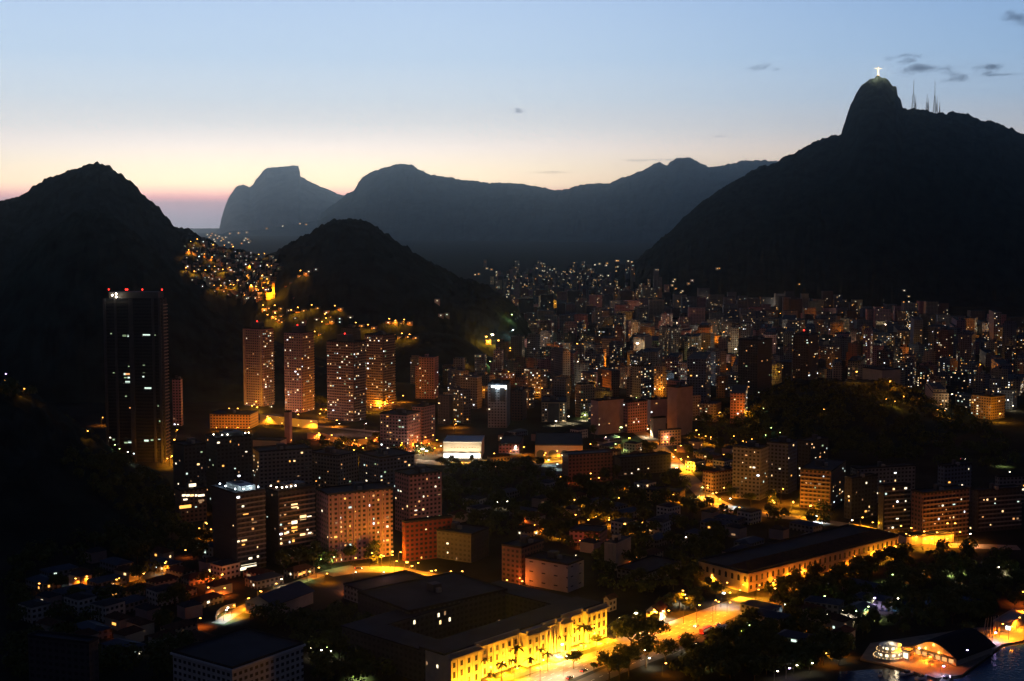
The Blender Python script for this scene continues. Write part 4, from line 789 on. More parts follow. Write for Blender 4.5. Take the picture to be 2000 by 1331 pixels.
lamps('under the flyover by the broad balconied block', 'street lamps', [(1785, 1066, S_, 2600, 6, .5, 'P'), (1815, 1070, S_, 2600, 6, .5, 'P'), (1845, 1070, S_, 2600, 6, .5, 'P'), (1870, 1062, S_, 2600, 8, .5, 'P'), (1765, 1060, 'yellow', 2200, 6, .5, 'P'), (1580, 1006, 'yellow', 5500, 7, .5, 'P'), (1505, 996, 'yellow', 5500, 7, .5, 'P'), (1545, 998, S_, 4500, 7, .5, 'P'), (1700, 1040, 'yellow', 3500, 7, .5, 'P'), (1560, 990, 'yellow', 3500, 6, .5, 'P')])
def bank_wall(name, label, pts, h):
    q = MB(); A = [hit(*p) for p in pts]; n = len(A)
    for p in A: q.v += [(p.x, p.y, p.z - 3), (p.x, p.y, p.z + h), (p.x, p.y + 1, p.z + h), (p.x, p.y + 1, p.z - 3)]
    for i in range(n - 1): q.f += [(4 * i + j, 4 * i + (j + 1) % 4, 4 * i + 4 + (j + 1) % 4, 4 * i + 4 + j) for j in range(4)]; q.m += [0] * 4
    o = q.obj(name, ['wall_blank']); tag(o, label, 'retaining wall', None)
bank_wall('retaining_wall', 'upper retaining wall glowing orange below the leftmost tall tower', [(508, 826), (535, 829), (560, 832), (590, 836), (620, 838)], 9)
bank_wall('retaining_wall', 'lower curved retaining wall glowing orange below the widest tall tower', [(600, 858), (630, 858), (655, 866), (685, 872), (715, 870), (738, 862)], 6)
lamps('in front of the lower retaining wall', 'embankment lamps', [(612, 866, 'red', 3000, 5, .4, 'P'), (640, 868, S_, 3000, 5, .4, 'P'), (668, 876, S_, 3400, 5, .4, 'P'), (700, 880, S_, 3000, 5, .4, 'P'), (728, 872, S_, 3000, 5, .4, 'P'), (520, 834, 'yellow', 4500, 6, .5, 'P'), (548, 838, 'yellow', 4500, 6, .5, 'P'), (580, 842, 'yellow', 4500, 6, .5, 'P'), (608, 844, 'yellow', 4500, 6, .5, 'P')])
lamps('on the bright street below the pink slab', 'street lamps', [(648, 1110, 'green', 900, 7), (690, 1118, S_, 1500), (722, 1108, S_, 6000), (745, 1108, 'yellow', 20000, 7, .5), (762, 1112, S_, 12000), (790, 1130, S_, 14000, 10, .9), (812, 1128, S_, 12000), (846, 1140, S_, 14000, 8), (876, 1142, S_, 14000, 8), (898, 1145, 'yellow', 3000)])
lamps('along the lane beside the sports hall', 'street lamps', [(437, 1213, 'mercury', 1400, 6), (452, 1204, S_, 3200, 6), (480, 1190, S_, 3000, 6), (505, 1176, S_, 2500, 6), (535, 1160, S_, 1500, 6), (600, 1136, 'green', 600, 6), (618, 1128, S_, 1200, 6), (634, 1140, S_, 1500, 6), (682, 1158, 'red', 5000, 5), (545, 1148, 'cream', 900, 5)])
lamps('beside the lit lawn of the sports hall', 'lawn lamps', [(440, 1203, 'cream', 900, 4.5, .6)])
lamps('among the small houses at bottom left', 'street lamps', [(72, 1160, S_, 60, 6), (110, 1148, 'mercury', 300, 5), (143, 1150, S_, 900, 6), (165, 1146, S_, 900, 6), (223, 1152, S_, 900, 6), (276, 1140, S_, 2600, 6), (302, 1124, 'mercury', 500, 5), (318, 1122, S_, 3500, 7), (405, 1142, 'red', 2600, 8), (430, 1148, 'red', 2600, 8), (402, 1168, 'red', 2600, 6), (434, 1166, 'red', 2200, 5), (240, 1246, 'red', 1500, 5), (386, 1226, 'red', 2400, 5), (358, 1090, 'red', 500, 5), (308, 1254, 'cream', 400, 4)])
lamps('in the trees left of the dark terrace-roofed block', 'street lamps', [(378, 1006, S_, 1500, 7), (385, 1052, S_, 3500, 7), (400, 1048, S_, 5200, 9), (408, 1054, S_, 3000, 7)])
lamps('at the foot of the very tall black office tower', 'street lamps', [(332, 914, 'yellow', 6000, 10), (344, 884, 'yellow', 5000, 22), (338, 902, S_, 9000, 8)])
lamps('on the slope left of the office tower', 'street lamps', [(8, 752, 'violet', 90, 8), (6, 760, S_, 500, 6), (44, 778, S_, 700, 6), (168, 862, S_, 400, 7), (198, 832, S_, 2000, 9), (230, 890, 'green', 150, 5), (221, 882, 'green', 150, 5), (246, 896, 'halide', 1800, 5), (258, 898, 'mercury', 500, 5), (272, 899, 'mercury', 500, 5), (212, 868, 'cream', 700, 5)])
lamps('on the embankment road under the four tall towers', 'embankment lamps', [(445, 812, S_, 9000, 8), (462, 812, S_, 9000, 8), (490, 803, 'yellow', 26000, 6), (500, 806, 'yellow', 26000, 6), (520, 828, S_, 14000, 8), (545, 830, S_, 14000, 8), (580, 824, S_, 14000, 8), (605, 838, S_, 11000, 8), (622, 824, S_, 12000, 9), (634, 816, S_, 12000, 9), (640, 800, S_, 14000, 9), (655, 834, S_, 11000, 7), (620, 858, 'red', 11000, 6), (645, 862, 'red', 9000, 6), (668, 868, 'red', 11000, 6), (690, 872, 'red', 9000, 6), (712, 868, 'red', 9000, 6), (736, 862, 'red', 7000, 6)], size=.7)
lamps('at the orange foot of the rightmost tall tower', 'street lamps', [(722, 794, 'yellow', 30000, 8), (735, 800, S_, 30000, 8), (750, 800, S_, 24000, 8), (768, 790, S_, 16000, 8), (785, 786, S_, 12000, 8)], size=.7)
lamps('over the roofs of the three grey blocks', 'street lamps', [(615, 905, S_, 3500, 12), (688, 905, 'yellow', 8000, 12), (706, 896, 'yellow', 6000, 10), (660, 895, S_, 2500, 8), (782, 890, S_, 3500, 12)], size=.6)
lamps('before the brilliantly lit white shop', 'shop street lamps', [(822, 894, 'halide', 26000, 8, 1.5), (835, 885, S_, 9000, 9), (850, 878, S_, 12000, 9), (812, 888, 'halide', 6000, 8), (828, 872, S_, 9000, 9), (843, 868, S_, 7000, 9), (858, 890, 'halide', 9000, 9), (880, 905, 'yellow', 9000, 8), (905, 906, 'yellow', 9000, 8), (933, 903, 'yellow', 9000, 8), (962, 903, 'yellow', 7000, 8), (984, 882, 'red', 6000, 7), (1004, 886, 'halide', 4500, 7), (1020, 890, S_, 4500, 8), (886, 836, S_, 9000, 9), (893, 826, S_, 4000, 12)], size=.6)
lamps('by the low arcade', 'arcade lamps', [(1062, 900, 'yellow', 9000, 7), (1085, 896, 'yellow', 9000, 7), (1114, 884, 'halide', 9000, 8, .9), (1100, 902, 'yellow', 6000, 7), (1150, 884, S_, 5000, 8), (1068, 910, 'mercury', 3000, 5), (1085, 918, 'mercury', 3000, 5), (1090, 935, 'mercury', 2500, 5), (1199, 884, 'green', 4000, 8), (1210, 862, 'green', 5000, 14, 1.2), (1226, 880, 'yellow', 6000, 12, .9)], size=.6)
lamps('along the curving lit avenue', 'avenue lamps', [(1262, 855, 'halide', 4000, 9), (1268, 838, S_, 9000, 9), (1284, 868, S_, 9000, 12), (1300, 888, S_, 11000, 12), (1326, 900, S_, 9000, 14), (1312, 910, 'halide', 7000, 8), (1327, 918, 'yellow', 12000, 9), (1340, 912, 'yellow', 9000, 9), (1345, 922, 'yellow', 7000, 9), (1378, 975, S_, 12000, 9), (1395, 985, S_, 9000, 9), (1410, 975, S_, 8000, 9), (1368, 972, 'green', 2500, 8), (1392, 950, S_, 6500, 9), (1285, 978, 'yellow', 6500, 7), (1312, 984, 'yellow', 6500, 7), (1240, 960, S_, 4500, 7), (1213, 961, S_, 4500, 6), (1150, 946, 'red', 4000, 9), (1166, 950, 'red', 3000, 7), (1092, 948, 'red', 4000, 7)], size=.6)
lamps('under the black park hill', 'park hill lamps', [(1362, 865, S_, 2200, 8), (1375, 868, 'yellow', 4000, 8), (1385, 870, S_, 2200, 8), (1430, 872, S_, 1200, 10), (1448, 876, S_, 3000, 7), (1465, 874, S_, 3000, 8), (1455, 880, S_, 2000, 7), (1503, 849, 'green', 100, 6), (1520, 859, 'green', 100, 6), (1492, 862, 'green', 100, 6), (1382, 908, S_, 4500, 7), (1410, 903, S_, 3000, 7)])
lamps('on top of the black park hill', 'park hill lamps', [(1728, 790, 'yellow', 900, 5), (1745, 795, 'yellow', 1100, 5), (1762, 786, S_, 900, 5), (1606, 812, S_, 300, 5), (1835, 806, S_, 1200, 8), (1842, 814, S_, 1200, 6), (1828, 812, 'red', 1200, 6), (1455, 808, 'green', 90, 6), (1488, 808, 'green', 300, 5), (1955, 912, 'green', 1800, 6), (1968, 936, 'cream', 300, 6)])
lamps('along the road before the right-hand blocks', 'street lamps', [(1500, 990, S_, 9000, 8), (1525, 985, S_, 9000, 12), (1508, 1000, S_, 9000, 7), (1545, 1000, 'yellow', 9000, 7), (1560, 988, 'yellow', 6000, 6), (1578, 1010, 'yellow', 9000, 8), (1440, 1010, S_, 3500, 7), (1460, 1014, S_, 2500, 7), (1590, 1022, 'mercury', 4500, 5), (1422, 992, 'mercury', 2500, 7), (1660, 1030, 'halide', 1500, 5), (1680, 1030, 'yellow', 6000, 7), (1730, 1040, S_, 7000, 8), (1755, 1050, S_, 9000, 8), (1775, 1054, S_, 7000, 8), (1800, 1064, S_, 9000, 9), (1825, 1066, S_, 9000, 9), (1845, 1062, S_, 9000, 14), (1860, 1062, S_, 9000, 14), (1890, 1066, 'halide', 1500, 8), (1802, 1074, 'yellow', 4000, 7), (1772, 1064, S_, 6500, 6)], size=.6)
lamps('before the historic arched hall', 'hall lamps', [(1385, 1140, 'yellow', 3200, 5), (1415, 1155, 'yellow', 4200, 5), (1440, 1170, 'yellow', 5500, 5), (1476, 1172, 'yellow', 5000, 6), (1505, 1162, S_, 3500, 7), (1535, 1148, S_, 5000, 7), (1560, 1140, S_, 4000, 7), (1592, 1140, 'yellow', 5500, 9), (1580, 1132, S_, 4000, 8), (1665, 1112, S_, 4500, 8), (1645, 1118, S_, 3000, 6), (1705, 1100, 'yellow', 4500, 7), (1730, 1092, 'yellow', 4500, 7), (1752, 1084, S_, 3500, 7), (1508, 1180, S_, 2500, 9)], size=.5)
lamps('in the plaza right of the palace', 'plaza lamps', [(1236, 1234, 'halide', 4500, 10, .9), (1420, 1192, 'yellow', 2500, 10), (1408, 1186, 'mercury', 1200, 8, .9), (1398, 1200, S_, 2500, 7), (1335, 1218, S_, 14000, 14), (1328, 1195, S_, 6500, 12), (1300, 1236, S_, 14000, 12), (1360, 1225, 'red', 14000, 12), (1392, 1215, S_, 9000, 12), (1290, 1212, 'cream', 8500, 5), (1192, 1190, 'cream', 9500, 6), (1272, 1216, S_, 4000, 7), (1322, 1178, 'cream', 1800, 5), (1332, 1182, 'cream', 1800, 6), (1250, 1262, S_, 7500, 9), (1205, 1222, 'cream', 800, 4)])
lamps('on the palace drive', 'palace drive lamps', [(1092, 1290, 'halide', 6500, 8, .7), (1128, 1284, 'yellow', 3500, 6), (1004, 1330, 'yellow', 3500, 6), (1055, 1330, 'halide', 5500, 10, .3), (1154, 1268, 'yellow', 3500, 12, .4), (1180, 1290, S_, 4500, 9, .3), (1100, 1322, 'halide', 4500, 10, .3)])
lamps('in the brick courts of the dark campus', 'campus lamps', [(985, 1150, 'red', 4000, 5), (1015, 1152, 'red', 7500, 5), (1145, 1072, 'red', 2600, 6), (1160, 1052 + 20, 'red', 2600, 6), (1120, 1022, S_, 2600, 6), (1145, 1032, S_, 3200, 6), (1185, 1028, S_, 3600, 6), (1216, 1046, S_, 7500, 8, .8), (1236, 1040, S_, 3600, 6), (1250, 1040, S_, 2600, 7), (1040, 1040, 'yellow', 2200, 5), (1012, 1022, 'red', 1500, 5), (1088, 1052, 'yellow', 2200, 5), (1240, 1104, 'red', 2200, 5), (1265, 1114, 'red', 2600, 5), (1118, 992, 'yellow', 2600, 6), (1108, 994, S_, 900, 6), (1190, 992, 'green', 900, 5), (1205, 988, 'yellow', 900, 6), (1335, 1064, 'cream', 1800, 5), (1400, 1128, S_, 3200, 6), (1380, 1122, S_, 3200, 6), (987, 995, 'cream', 700, 6), (968, 994, 'cream', 400, 5)])
lamps('in the dark garden behind the white annex', 'garden lamps', [(634, 1284, 'greenlamp' if False else 'green', 500, 5), (622, 1290, 'cream', 200, 5), (640, 1292, 'cream', 200, 5), (600, 1286, 'cream', 120, 5), (690, 1326, 'green', 900, 4), (700, 1328, 'green', 900, 4), (790, 1318, 'green', 300, 4)])
lamps('in the waterside park', 'park lamps', [(1605, 1182, 'green', 1500, 5), (1690, 1162, 'green', 1500, 5), (1738, 1142, 'green', 2600, 6), (1748, 1136, 'sodium', 800, 6), (1528, 1202, 'mercury', 150, 6), (1862, 1118, 'green', 4200, 5), (1858, 1126, 'green', 3200, 4), (1800, 1128, S_, 900, 4), (1925, 1122, 'cream', 2600, 5), (1945, 1124, 'cream', 3200, 5), (1965, 1120, 'cream', 2600, 5), (1980, 1122, 'green', 2200, 5), (1642, 1214, 'cream', 3200, 6, .7), (1666, 1212, 'green', 2600, 6), (1690, 1210, 'green', 2600, 7), (1702, 1196, 'violet', 1200, 8, .7), (1610, 1218, 'cream', 900, 5), (1565, 1235, S_, 2600, 5), (1655, 1250, S_, 700, 5), (1525, 1270, 'green', 900, 4), (1560, 1262, 'green', 1500, 4), (1540, 1275, 'green', 900, 4), (1445, 1248, 'green', 3600, 5), (1458, 1240, 'green', 2600, 5), (1440, 1262, 'yellow', 1200, 4), (1408, 1250, 'cream', 1500, 5), (1420, 1194 + 4, S_, 200, 6), (1866, 1146, 'cream', 1200, 4), (1748, 1190, 'cream', 600, 6)])
lamps('on the dark bank between the big tree and the marina', 'bank lamps', [(1266, 1282, 'cream', 300, 6), (1253, 1290, 'cream', 200, 5), (1262, 1306, 'cream', 500, 5), (1294, 1320, S_, 300, 6), (1365, 1300, S_, 300, 6), (1372, 1306, 'green', 200, 5), (1331, 1276, 'cream', 600, 5), (1302, 1278, 'cream', 100, 5), (1608, 1300, S_, 500, 6), (1633, 1292, 'cream', 200, 5), (1644, 1284, S_, 500, 6), (1643, 1254, S_, 300, 5), (1550, 1320, 'cream', 150, 5), (1580, 1316, 'cream', 150, 5), (1512, 1332, 'cream', 150, 5), (1535, 1326, 'violet', 100, 5)])

# ================================================================== marina hall, restaurant and small waterfront things
mat('roof_matt', (0.022, 0.026, 0.04), rough=1.0, spec=0.0)
def vault(name, label, cat, pl, pc, pr, base, eave, rise, th, z0=1.0):
    b = bldg(name, label, cat, pl, pc, pr, base, eave, th, wall='wall_blank', lit=(0, 0), house=False, parapet=0, z0=z0)
    for c in list(b.o.children):
        if c.name.startswith('roof'): bpy.data.objects.remove(c)
    w, d, h = b.w1, b.w2, b.h; n = 14; arc_ = [(-w / 2 + (w / 2 + 1.2) * (1 - 2 * i / n), h - .4 + rise * (1 - abs(1 - 2 * i / n) ** 1.55)) for i in range(n + 1)]
    q = MB(); q.v = [(x, -1.5, z) for x, z in arc_] + [(x, d + 1, z) for x, z in arc_] + [(x, -1.5, z + .35) for x, z in arc_] + [(x, d + 1, z + .35) for x, z in arc_]; m_ = n + 1
    for i in range(n): q.f += [(i, m_ + i, m_ + i + 1, i + 1), (2 * m_ + i, 2 * m_ + i + 1, 3 * m_ + i + 1, 3 * m_ + i), (i, i + 1, 2 * m_ + i + 1, 2 * m_ + i), (m_ + i + 1, m_ + i, 3 * m_ + i, 3 * m_ + i + 1)]
    q.m = [0] * len(q.f); q.obj('vault_roof', ['roof_matt'], b.o, False)
    g = MB(); g.quad([(-w * .5 + w * .5 * (1 - 2 * i / n), 0, h - .4 + rise * (1 - abs(1 - 2 * i / n) ** 1.55)) for i in range(n + 1)]); g.obj('gable', ['wall_blank'], b.o)
    return b
mh = vault('marina_hall', 'dark vault-roofed marina hall with a lit curved gable above an orange forecourt', 'marina hall', 1782, 1868, 1938, 1301, 1287, 6.0, 50)
for i in range(6): inst('window', WINM['ember'], mh.o, (-mh.w1 * (.12 + .15 * i), -.05, 1.8), (mh.w1 * .1, 1, 2.2))
MB().box(-mh.w1 * .98, -mh.w1 * .03, -2.6, -.003, 3.6, 3.9).obj('canopy', ['metal_dark'], mh.o)
for fx, fz, k in ((-.5, mh.h + 4.2, 'sodium'), (-.68, mh.h + 1.4, 'halide'), (-.38, mh.h + 1.0, 'halide'), (-.83, mh.h + .3, 'cream')):
    inst('gable_lamp', globe_mesh('sodium' if k != 'cream' else 'halide'), mh.o, (fx * mh.w1, -.9, fz), (.5, .4, .5)); add_light(mh.o, (fx * mh.w1, -3.0, fz), 'sodium', 420)
add_light(mh.o, (-mh.w1 * .5, -4.5, 3.0), 'sodium', 9000, .4, True); add_light(mh.o, (-mh.w1 * .9, -9, 9), 'sodium', 22000, .4, True); add_light(mh.o, (-mh.w1 * .35, -9, 9), 'red', 22000, .4, True)
for px, py, k, pw in ((1882, 1290, 'violet', 700), (1910, 1272, 'sodium', 2600), (1938, 1255, 'violet', 900), (1836, 1322, 'violet', 700)): lamp(G(px, py, 1.0), {1882: 'violet lamp at the near eave of the marina hall', 1910: 'orange lamp on the right flank of the marina hall', 1938: 'violet lamp at the far end of the marina hall', 1836: 'violet lamp at the tip of the quay'}[px], k, pw, h=5.0, size=.6, group='quay lamps')
for i, (px, py) in enumerate([(1798, 1289), (1806, 1296), (1813, 1288), (1821, 1293), (1829, 1300), (1817, 1303)]):
    p = G(px, py, 1.0); o = empty('parasol', p); tag(o, 'dark open parasol on the orange marina forecourt, ' + nth(i) + ' from the restaurant side', 'parasol', 'parasols on the marina forecourt')
    MB().tube((0, 0, 0), (0, 0, 2.6), .05).obj('pole', ['metal_dark'], o); q = MB(); q.v = [(0, 0, 2.9)] + [(1.7 * math.cos(a * math.pi / 4), 1.7 * math.sin(a * math.pi / 4), 2.25) for a in range(8)]; q.f = [(0, 1 + a, 1 + (a + 1) % 8) for a in range(8)]; q.m = [0] * 8; q.obj('canopy', ['wall_blank_dark'], o)
def restaurant():
    p = G(1738, 1284, 1.0); o = empty('waterside_restaurant', p, .5); tag(o, 'round two-storey waterside restaurant glowing with strings of cream lamps', 'restaurant')
    def disc(r, z0, z1, m, nm, r2=None):
        q = MB(); n = 20; r2 = r2 or r
        q.v = [(r * math.cos(2 * math.pi * k / n), r * .8 * math.sin(2 * math.pi * k / n), z0) for k in range(n)] + [(r2 * math.cos(2 * math.pi * k / n), r2 * .8 * math.sin(2 * math.pi * k / n), z1) for k in range(n)]
        q.f = [tuple(range(n, 2 * n)), tuple(range(n - 1, -1, -1))] + [(k, (k + 1) % n, n + (k + 1) % n, n + k) for k in range(n)]; q.m = [0] * len(q.f); return q.obj(nm, [m], o)
    disc(9.2, 0, .5, 'concrete_warm', 'deck'); disc(6.0, .503, 3.4, 'wall_cream', 'ground_floor'); disc(7.6, 3.403, 3.8, 'concrete_warm', 'upper_deck'); disc(3.6, 3.803, 6.6, 'wall_cream', 'upper_floor'); disc(6.2, 6.603, 7.9, 'white_paint', 'roof', 1.2)
    for r, z, n, k in ((8.9, 1.5, 26, 'warm'), (7.4, 4.6, 18, 'warm'), (6.1, 2.3, 10, 'cream'), (3.75, 5.3, 7, 'cream')):
        for j in range(n):
            a = 2 * math.pi * j / n; big = k == 'cream'
            w_ = inst('window' if big else 'rail_lamp', WINM[k], o, (r * math.cos(a), r * .8 * math.sin(a), z), (1.5, 1, 1.3) if big else (.3, 2, .35)); w_.rotation_euler = (0, 0, a + math.pi / 2)
    rail = disc(9.1, .503, 1.2, 'concrete', 'railing')
    for x, y, z in ((-3, -7.4, 3.0), (4, -7.0, 3.0), (0, -5.4, 6.0), (0, -2, 9.5)): add_light(o, (x, y, z), 'cream', 500)
restaurant()
cbx = bldg('ticket_kiosk', 'small pale kiosk with bright doorway between restaurant and marina hall', 'kiosk', 1768, 1776, 1784, 1291, 1274, 40, z0=1.0, wall='wall_cream', lit=(0, 0), house=False, parapet=.3); inst('window', WINM['cream'], cbx.o, (-cbx.w1 * .5, -.04, cbx.h * .5), (cbx.w1 * .6, 1, cbx.h * .6))
sr = bldg('boat_shed', 'low boat shed with mauve roof and bright white end, right of marina hall', 'boat shed', 1940, 1972, 2010, 1236, 1222, 40, z0=1.0, wall='wall_blank', lit=(0, 0), house=False, roof='wall_blank_pink'); inst('window', WINM['white'], sr.o, (-sr.w1 * .1, -.05, sr.h * .6), (2.5, 1, 2))
for px, py, k, pw in ((1985, 1232, 'sodium', 6500), (1998, 1210, 'sodium', 9500), (1952, 1245, 'sodium', 3500), (1970, 1250, 'sodium', 3500), (1992, 1180, 'red', 6500)): lamp(G(px, py, 1.0), {1985: 'orange quay lamp in front of the striped boat shed', 1998: 'orange lamp behind the striped boat shed at the right edge', 1952: 'orange lamp among the bare mooring poles', 1970: 'orange lamp right of the bare mooring poles', 1992: 'deep orange lamp in the foliage above the boat shed'}[px], k, pw, h=7.0, group='quay lamps')
for i, px in enumerate((1917, 1923, 1930, 1934, 1940, 1944, 1951)):
    b_ = G(px + (3 if i < 3 else 0), 1246 - i, 1.0); o = empty('mooring_pole', b_); tag(o, 'bare tall leaning pole lit orange behind the marina hall, ' + nth(i) + ' from the left', 'pole', 'bare poles behind the marina hall'); MB().tube((0, 0, 0), (.4 + .5 * (3 - i) * .6, 0, 10.5), .22, .16, 6).obj('shaft', ['hall_stone'], o)
def boat(px, py, rz, label, s=1.0):
    o = empty('motor_boat', G(px, py, 0.1), rz); tag(o, label, 'boat', 'boats moored at the quay'); o.scale = (s, s, s); q = MB()
    sec = [(-4, 1.3, .9), (-1, 1.5, .95), (2, 1.2, 1.1), (4, .1, 1.4)]
    for x, w, z in sec: q.v += [(x, -w, z), (x, -w * .55, -.2), (x, w * .55, -.2), (x, w, z)]
    for i in range(3): q.f += [(4 * i + j, 4 * i + j + 1, 4 * i + j + 5, 4 * i + j + 4) for j in range(3)] + [(4 * i, 4 * i + 4, 4 * i + 7, 4 * i + 3)]
    q.f += [(3, 2, 1, 0)]; q.m = [0] * len(q.f); q.obj('hull', ['white_paint'], o); MB().box(-1.5, 1.2, -.8, .8, 1.0, 2.1).obj('cabin', ['glass_dark'], o)
boat(1800, 1326, .6, 'white motor boat moored below the orange forecourt'); boat(1772, 1318, .4, 'white motor boat nearest the round restaurant'); boat(1720, 1318, 1.2, 'small dark boat lying left of the restaurant pier', .8); boat(1848, 1330, .9, 'green-lit boat at the very tip of the quay', 1.2)

# lit plaza buildings right of the palace
hw = gable('lit_gable_house', 'small white-lit gable building at the right end of the yellow palace', 'building', 1182, 1190, 1204, 1196, 1172, 40, 'wall_white', 'tile_roof', 2.0)
h2 = gable('plaza_house', 'small house with orange side and white-lit front beside the plaza', 'house', 1262, 1284, 1300, 1216, 1196, 30, 'wall_white', 'tile_roof', 3.0)
for i, (px, py, l) in enumerate([(1415, 1240, 'pale pitched tent roof left of the green-lit tent'), (1446, 1238, 'green-lit pitched tent among the park trees')]):
    p = G(px, py); o = empty('tent', p, .5); tag(o, l, 'tent', None); q = MB(); q.v = [(-7, -5, 3), (7, -5, 3), (7, 5, 3), (-7, 5, 3), (-5, 0, 6), (5, 0, 6)]; q.f = [(0, 1, 5, 4), (1, 2, 5), (2, 3, 4, 5), (3, 0, 4)]; q.m = [0] * 4; q.obj('canvas', ['white_paint'], o)
    for x, y in ((-6.8, -4.8), (6.8, -4.8), (6.8, 4.8), (-6.8, 4.8)): MB().tube((x, y, 0), (x, y, 3), .08).obj('pole', ['metal_dark'], o)
fl = bldg('flyover', 'orange-lit concrete flyover deck below the broad balconied block', 'flyover', 1760, 1770, 1862, 1066, 1050, 74, wall='wall_blank', lit=(0, 0), house=False, parapet=.8, w1=10)
ch = hit(531, 583); chp = empty('chapel', ch); tag(chp, 'small chapel with a square tower glowing orange at the right of the hillside houses', 'chapel')
MB().box(-9, 6, -5, 8, -4, 9).obj('nave', ['wall_ochre'], chp); MB().box(2, 6, -7, -5.003, -4, 26).obj('tower', ['wall_ochre'], chp); add_light(chp, (-4, -13, 4), 'sodium', 26000); add_light(chp, (5, -13, 12), 'sodium', 26000)
wlp = [(421, 1213), (424, 1203), (432, 1196), (445, 1190), (460, 1187)]
q = MB(); A_ = [G(*p) for p in wlp]
for i in range(4):
    a, b = A_[i], A_[i + 1]; d = (b - a).normalized(); nn = Vector((-d.y, d.x, 0)) * .15
    q.v += [tuple(a - nn), tuple(b - nn), tuple(b - nn + Vector((0, 0, 2.6))), tuple(a - nn + Vector((0, 0, 2.6))), tuple(a + nn), tuple(b + nn), tuple(b + nn + Vector((0, 0, 2.6))), tuple(a + nn + Vector((0, 0, 2.6)))]
    k = 8 * i; q.f += [(k, k + 1, k + 2, k + 3), (k + 5, k + 4, k + 7, k + 6), (k + 3, k + 2, k + 6, k + 7)]; q.m += [0] * 3
o = q.obj('garden_wall', ['white_paint']); tag(o, 'curved white wall lit brightly round the green lawn', 'wall')

# ================================================================== the crowded city behind
foot = []
for o in list(COL.objects):
    if o.parent is None and o.get('category') and o.type == 'EMPTY' and o.get('category') not in ('street lamp', 'lamp', 'parasol', 'pole', 'boat', 'cloud', 'statue', 'antenna mast', 'floodlight'):
        r = 0
        ex = []
        for c in o.children:
            if c.type == 'MESH' and c.name.split('.')[0] in ('wall', 'rear_wing'):
                for v in c.bound_box: w = Matrix.LocRotScale(o.location, o.rotation_euler, None) @ (c.matrix_basis @ Vector(v)); ex.append((w.x, w.y))
        if ex:
            xs = [e[0] for e in ex]; ys = [e[1] for e in ex]; cx, cy = sum(xs) / len(xs), sum(ys) / len(ys)
            foot.append((cx, cy, max(math.hypot(x - cx, y - cy) for x, y in ex), o.rotation_euler[2], [(c_.x, c_.y) for c_ in ()], o))
def local_rects():
    R_ = []
    for o in COL.objects:
        if o.parent is None and o.get('category'):
            for c in ([o] if o.type == 'MESH' else [c for c in o.children if c.name.split('.')[0] in ('wall', 'rear_wing')]):
                if c.type != 'MESH': continue
                bb = [Vector(v) for v in c.bound_box]; R_.append((o.location.x, o.location.y, o.rotation_euler[2], min(v.x for v in bb), max(v.x for v in bb), min(v.y for v in bb), max(v.y for v in bb)))
    return R_
RECT = local_rects()
def blocked(x, y, m):
    for ox, oy, rz, x0, x1, y0, y1 in RECT:
        dx, dy = x - ox, y - oy
        if abs(dx) > 300 or abs(dy) > 300: continue
        lx = dx * math.cos(rz) + dy * math.sin(rz); ly = -dx * math.sin(rz) + dy * math.cos(rz)
        if x0 - m < lx < x1 + m and y0 - m < ly < y1 + m: return True
    return False
def on_road(x, y):
    return any((x - a) ** 2 + (y - b) ** 2 < r * r for a, b, r in ROADS)

R = random.Random(41)
WALLS = [('wall_grey', 'grey'), ('wall_dark', 'charcoal'), ('wall_blue', 'blue-grey'), ('wall_cream', 'cream'), ('wall_pink', 'dull pink'), ('wall_brown', 'brown'), ('wall_grey', 'grey'), ('wall_blue', 'blue-grey')]
rows = [592, 597, 603, 609, 616, 624, 632, 641, 650, 660, 671, 682, 694, 707, 721, 737, 756, 777, 800, 826]
def left_limit(py): return np.interp(py, [590, 640, 660, 700, 730, 760, 800, 840], [1000, 1040, 985, 975, 850, 800, 880, 870])
def right_limit(py): return np.interp(py, [590, 620, 650, 800, 860], [1500, 1830, 2010, 2010, 1420])
cands = []
for ri, py in enumerate(rows):
    px = left_limit(py) + R.uniform(0, 15)
    while px < right_limit(py):
        pyy = py + R.uniform(-4, 4); g = G(px, pyy); t = terrain(g.x, g.y); wpx = R.uniform(17, 38) * (0.75 + (py - 590) / 420)
        if t < 12 and not blocked(g.x, g.y, 22) and not on_road(g.x, g.y): cands.append((py, px, pyy, wpx, max(t, 0), ri))
        px += wpx * R.uniform(.95, 1.45)
cands.sort(key=lambda c: -c[0]); near = cands[:285]; far = cands[285:]
print('BG', len(cands))
rowmap = {}
for c in near: rowmap.setdefault(c[5], []).append(c)
ROWN = {ri: nth(len(rows) - 1 - ri) for ri in range(len(rows))}
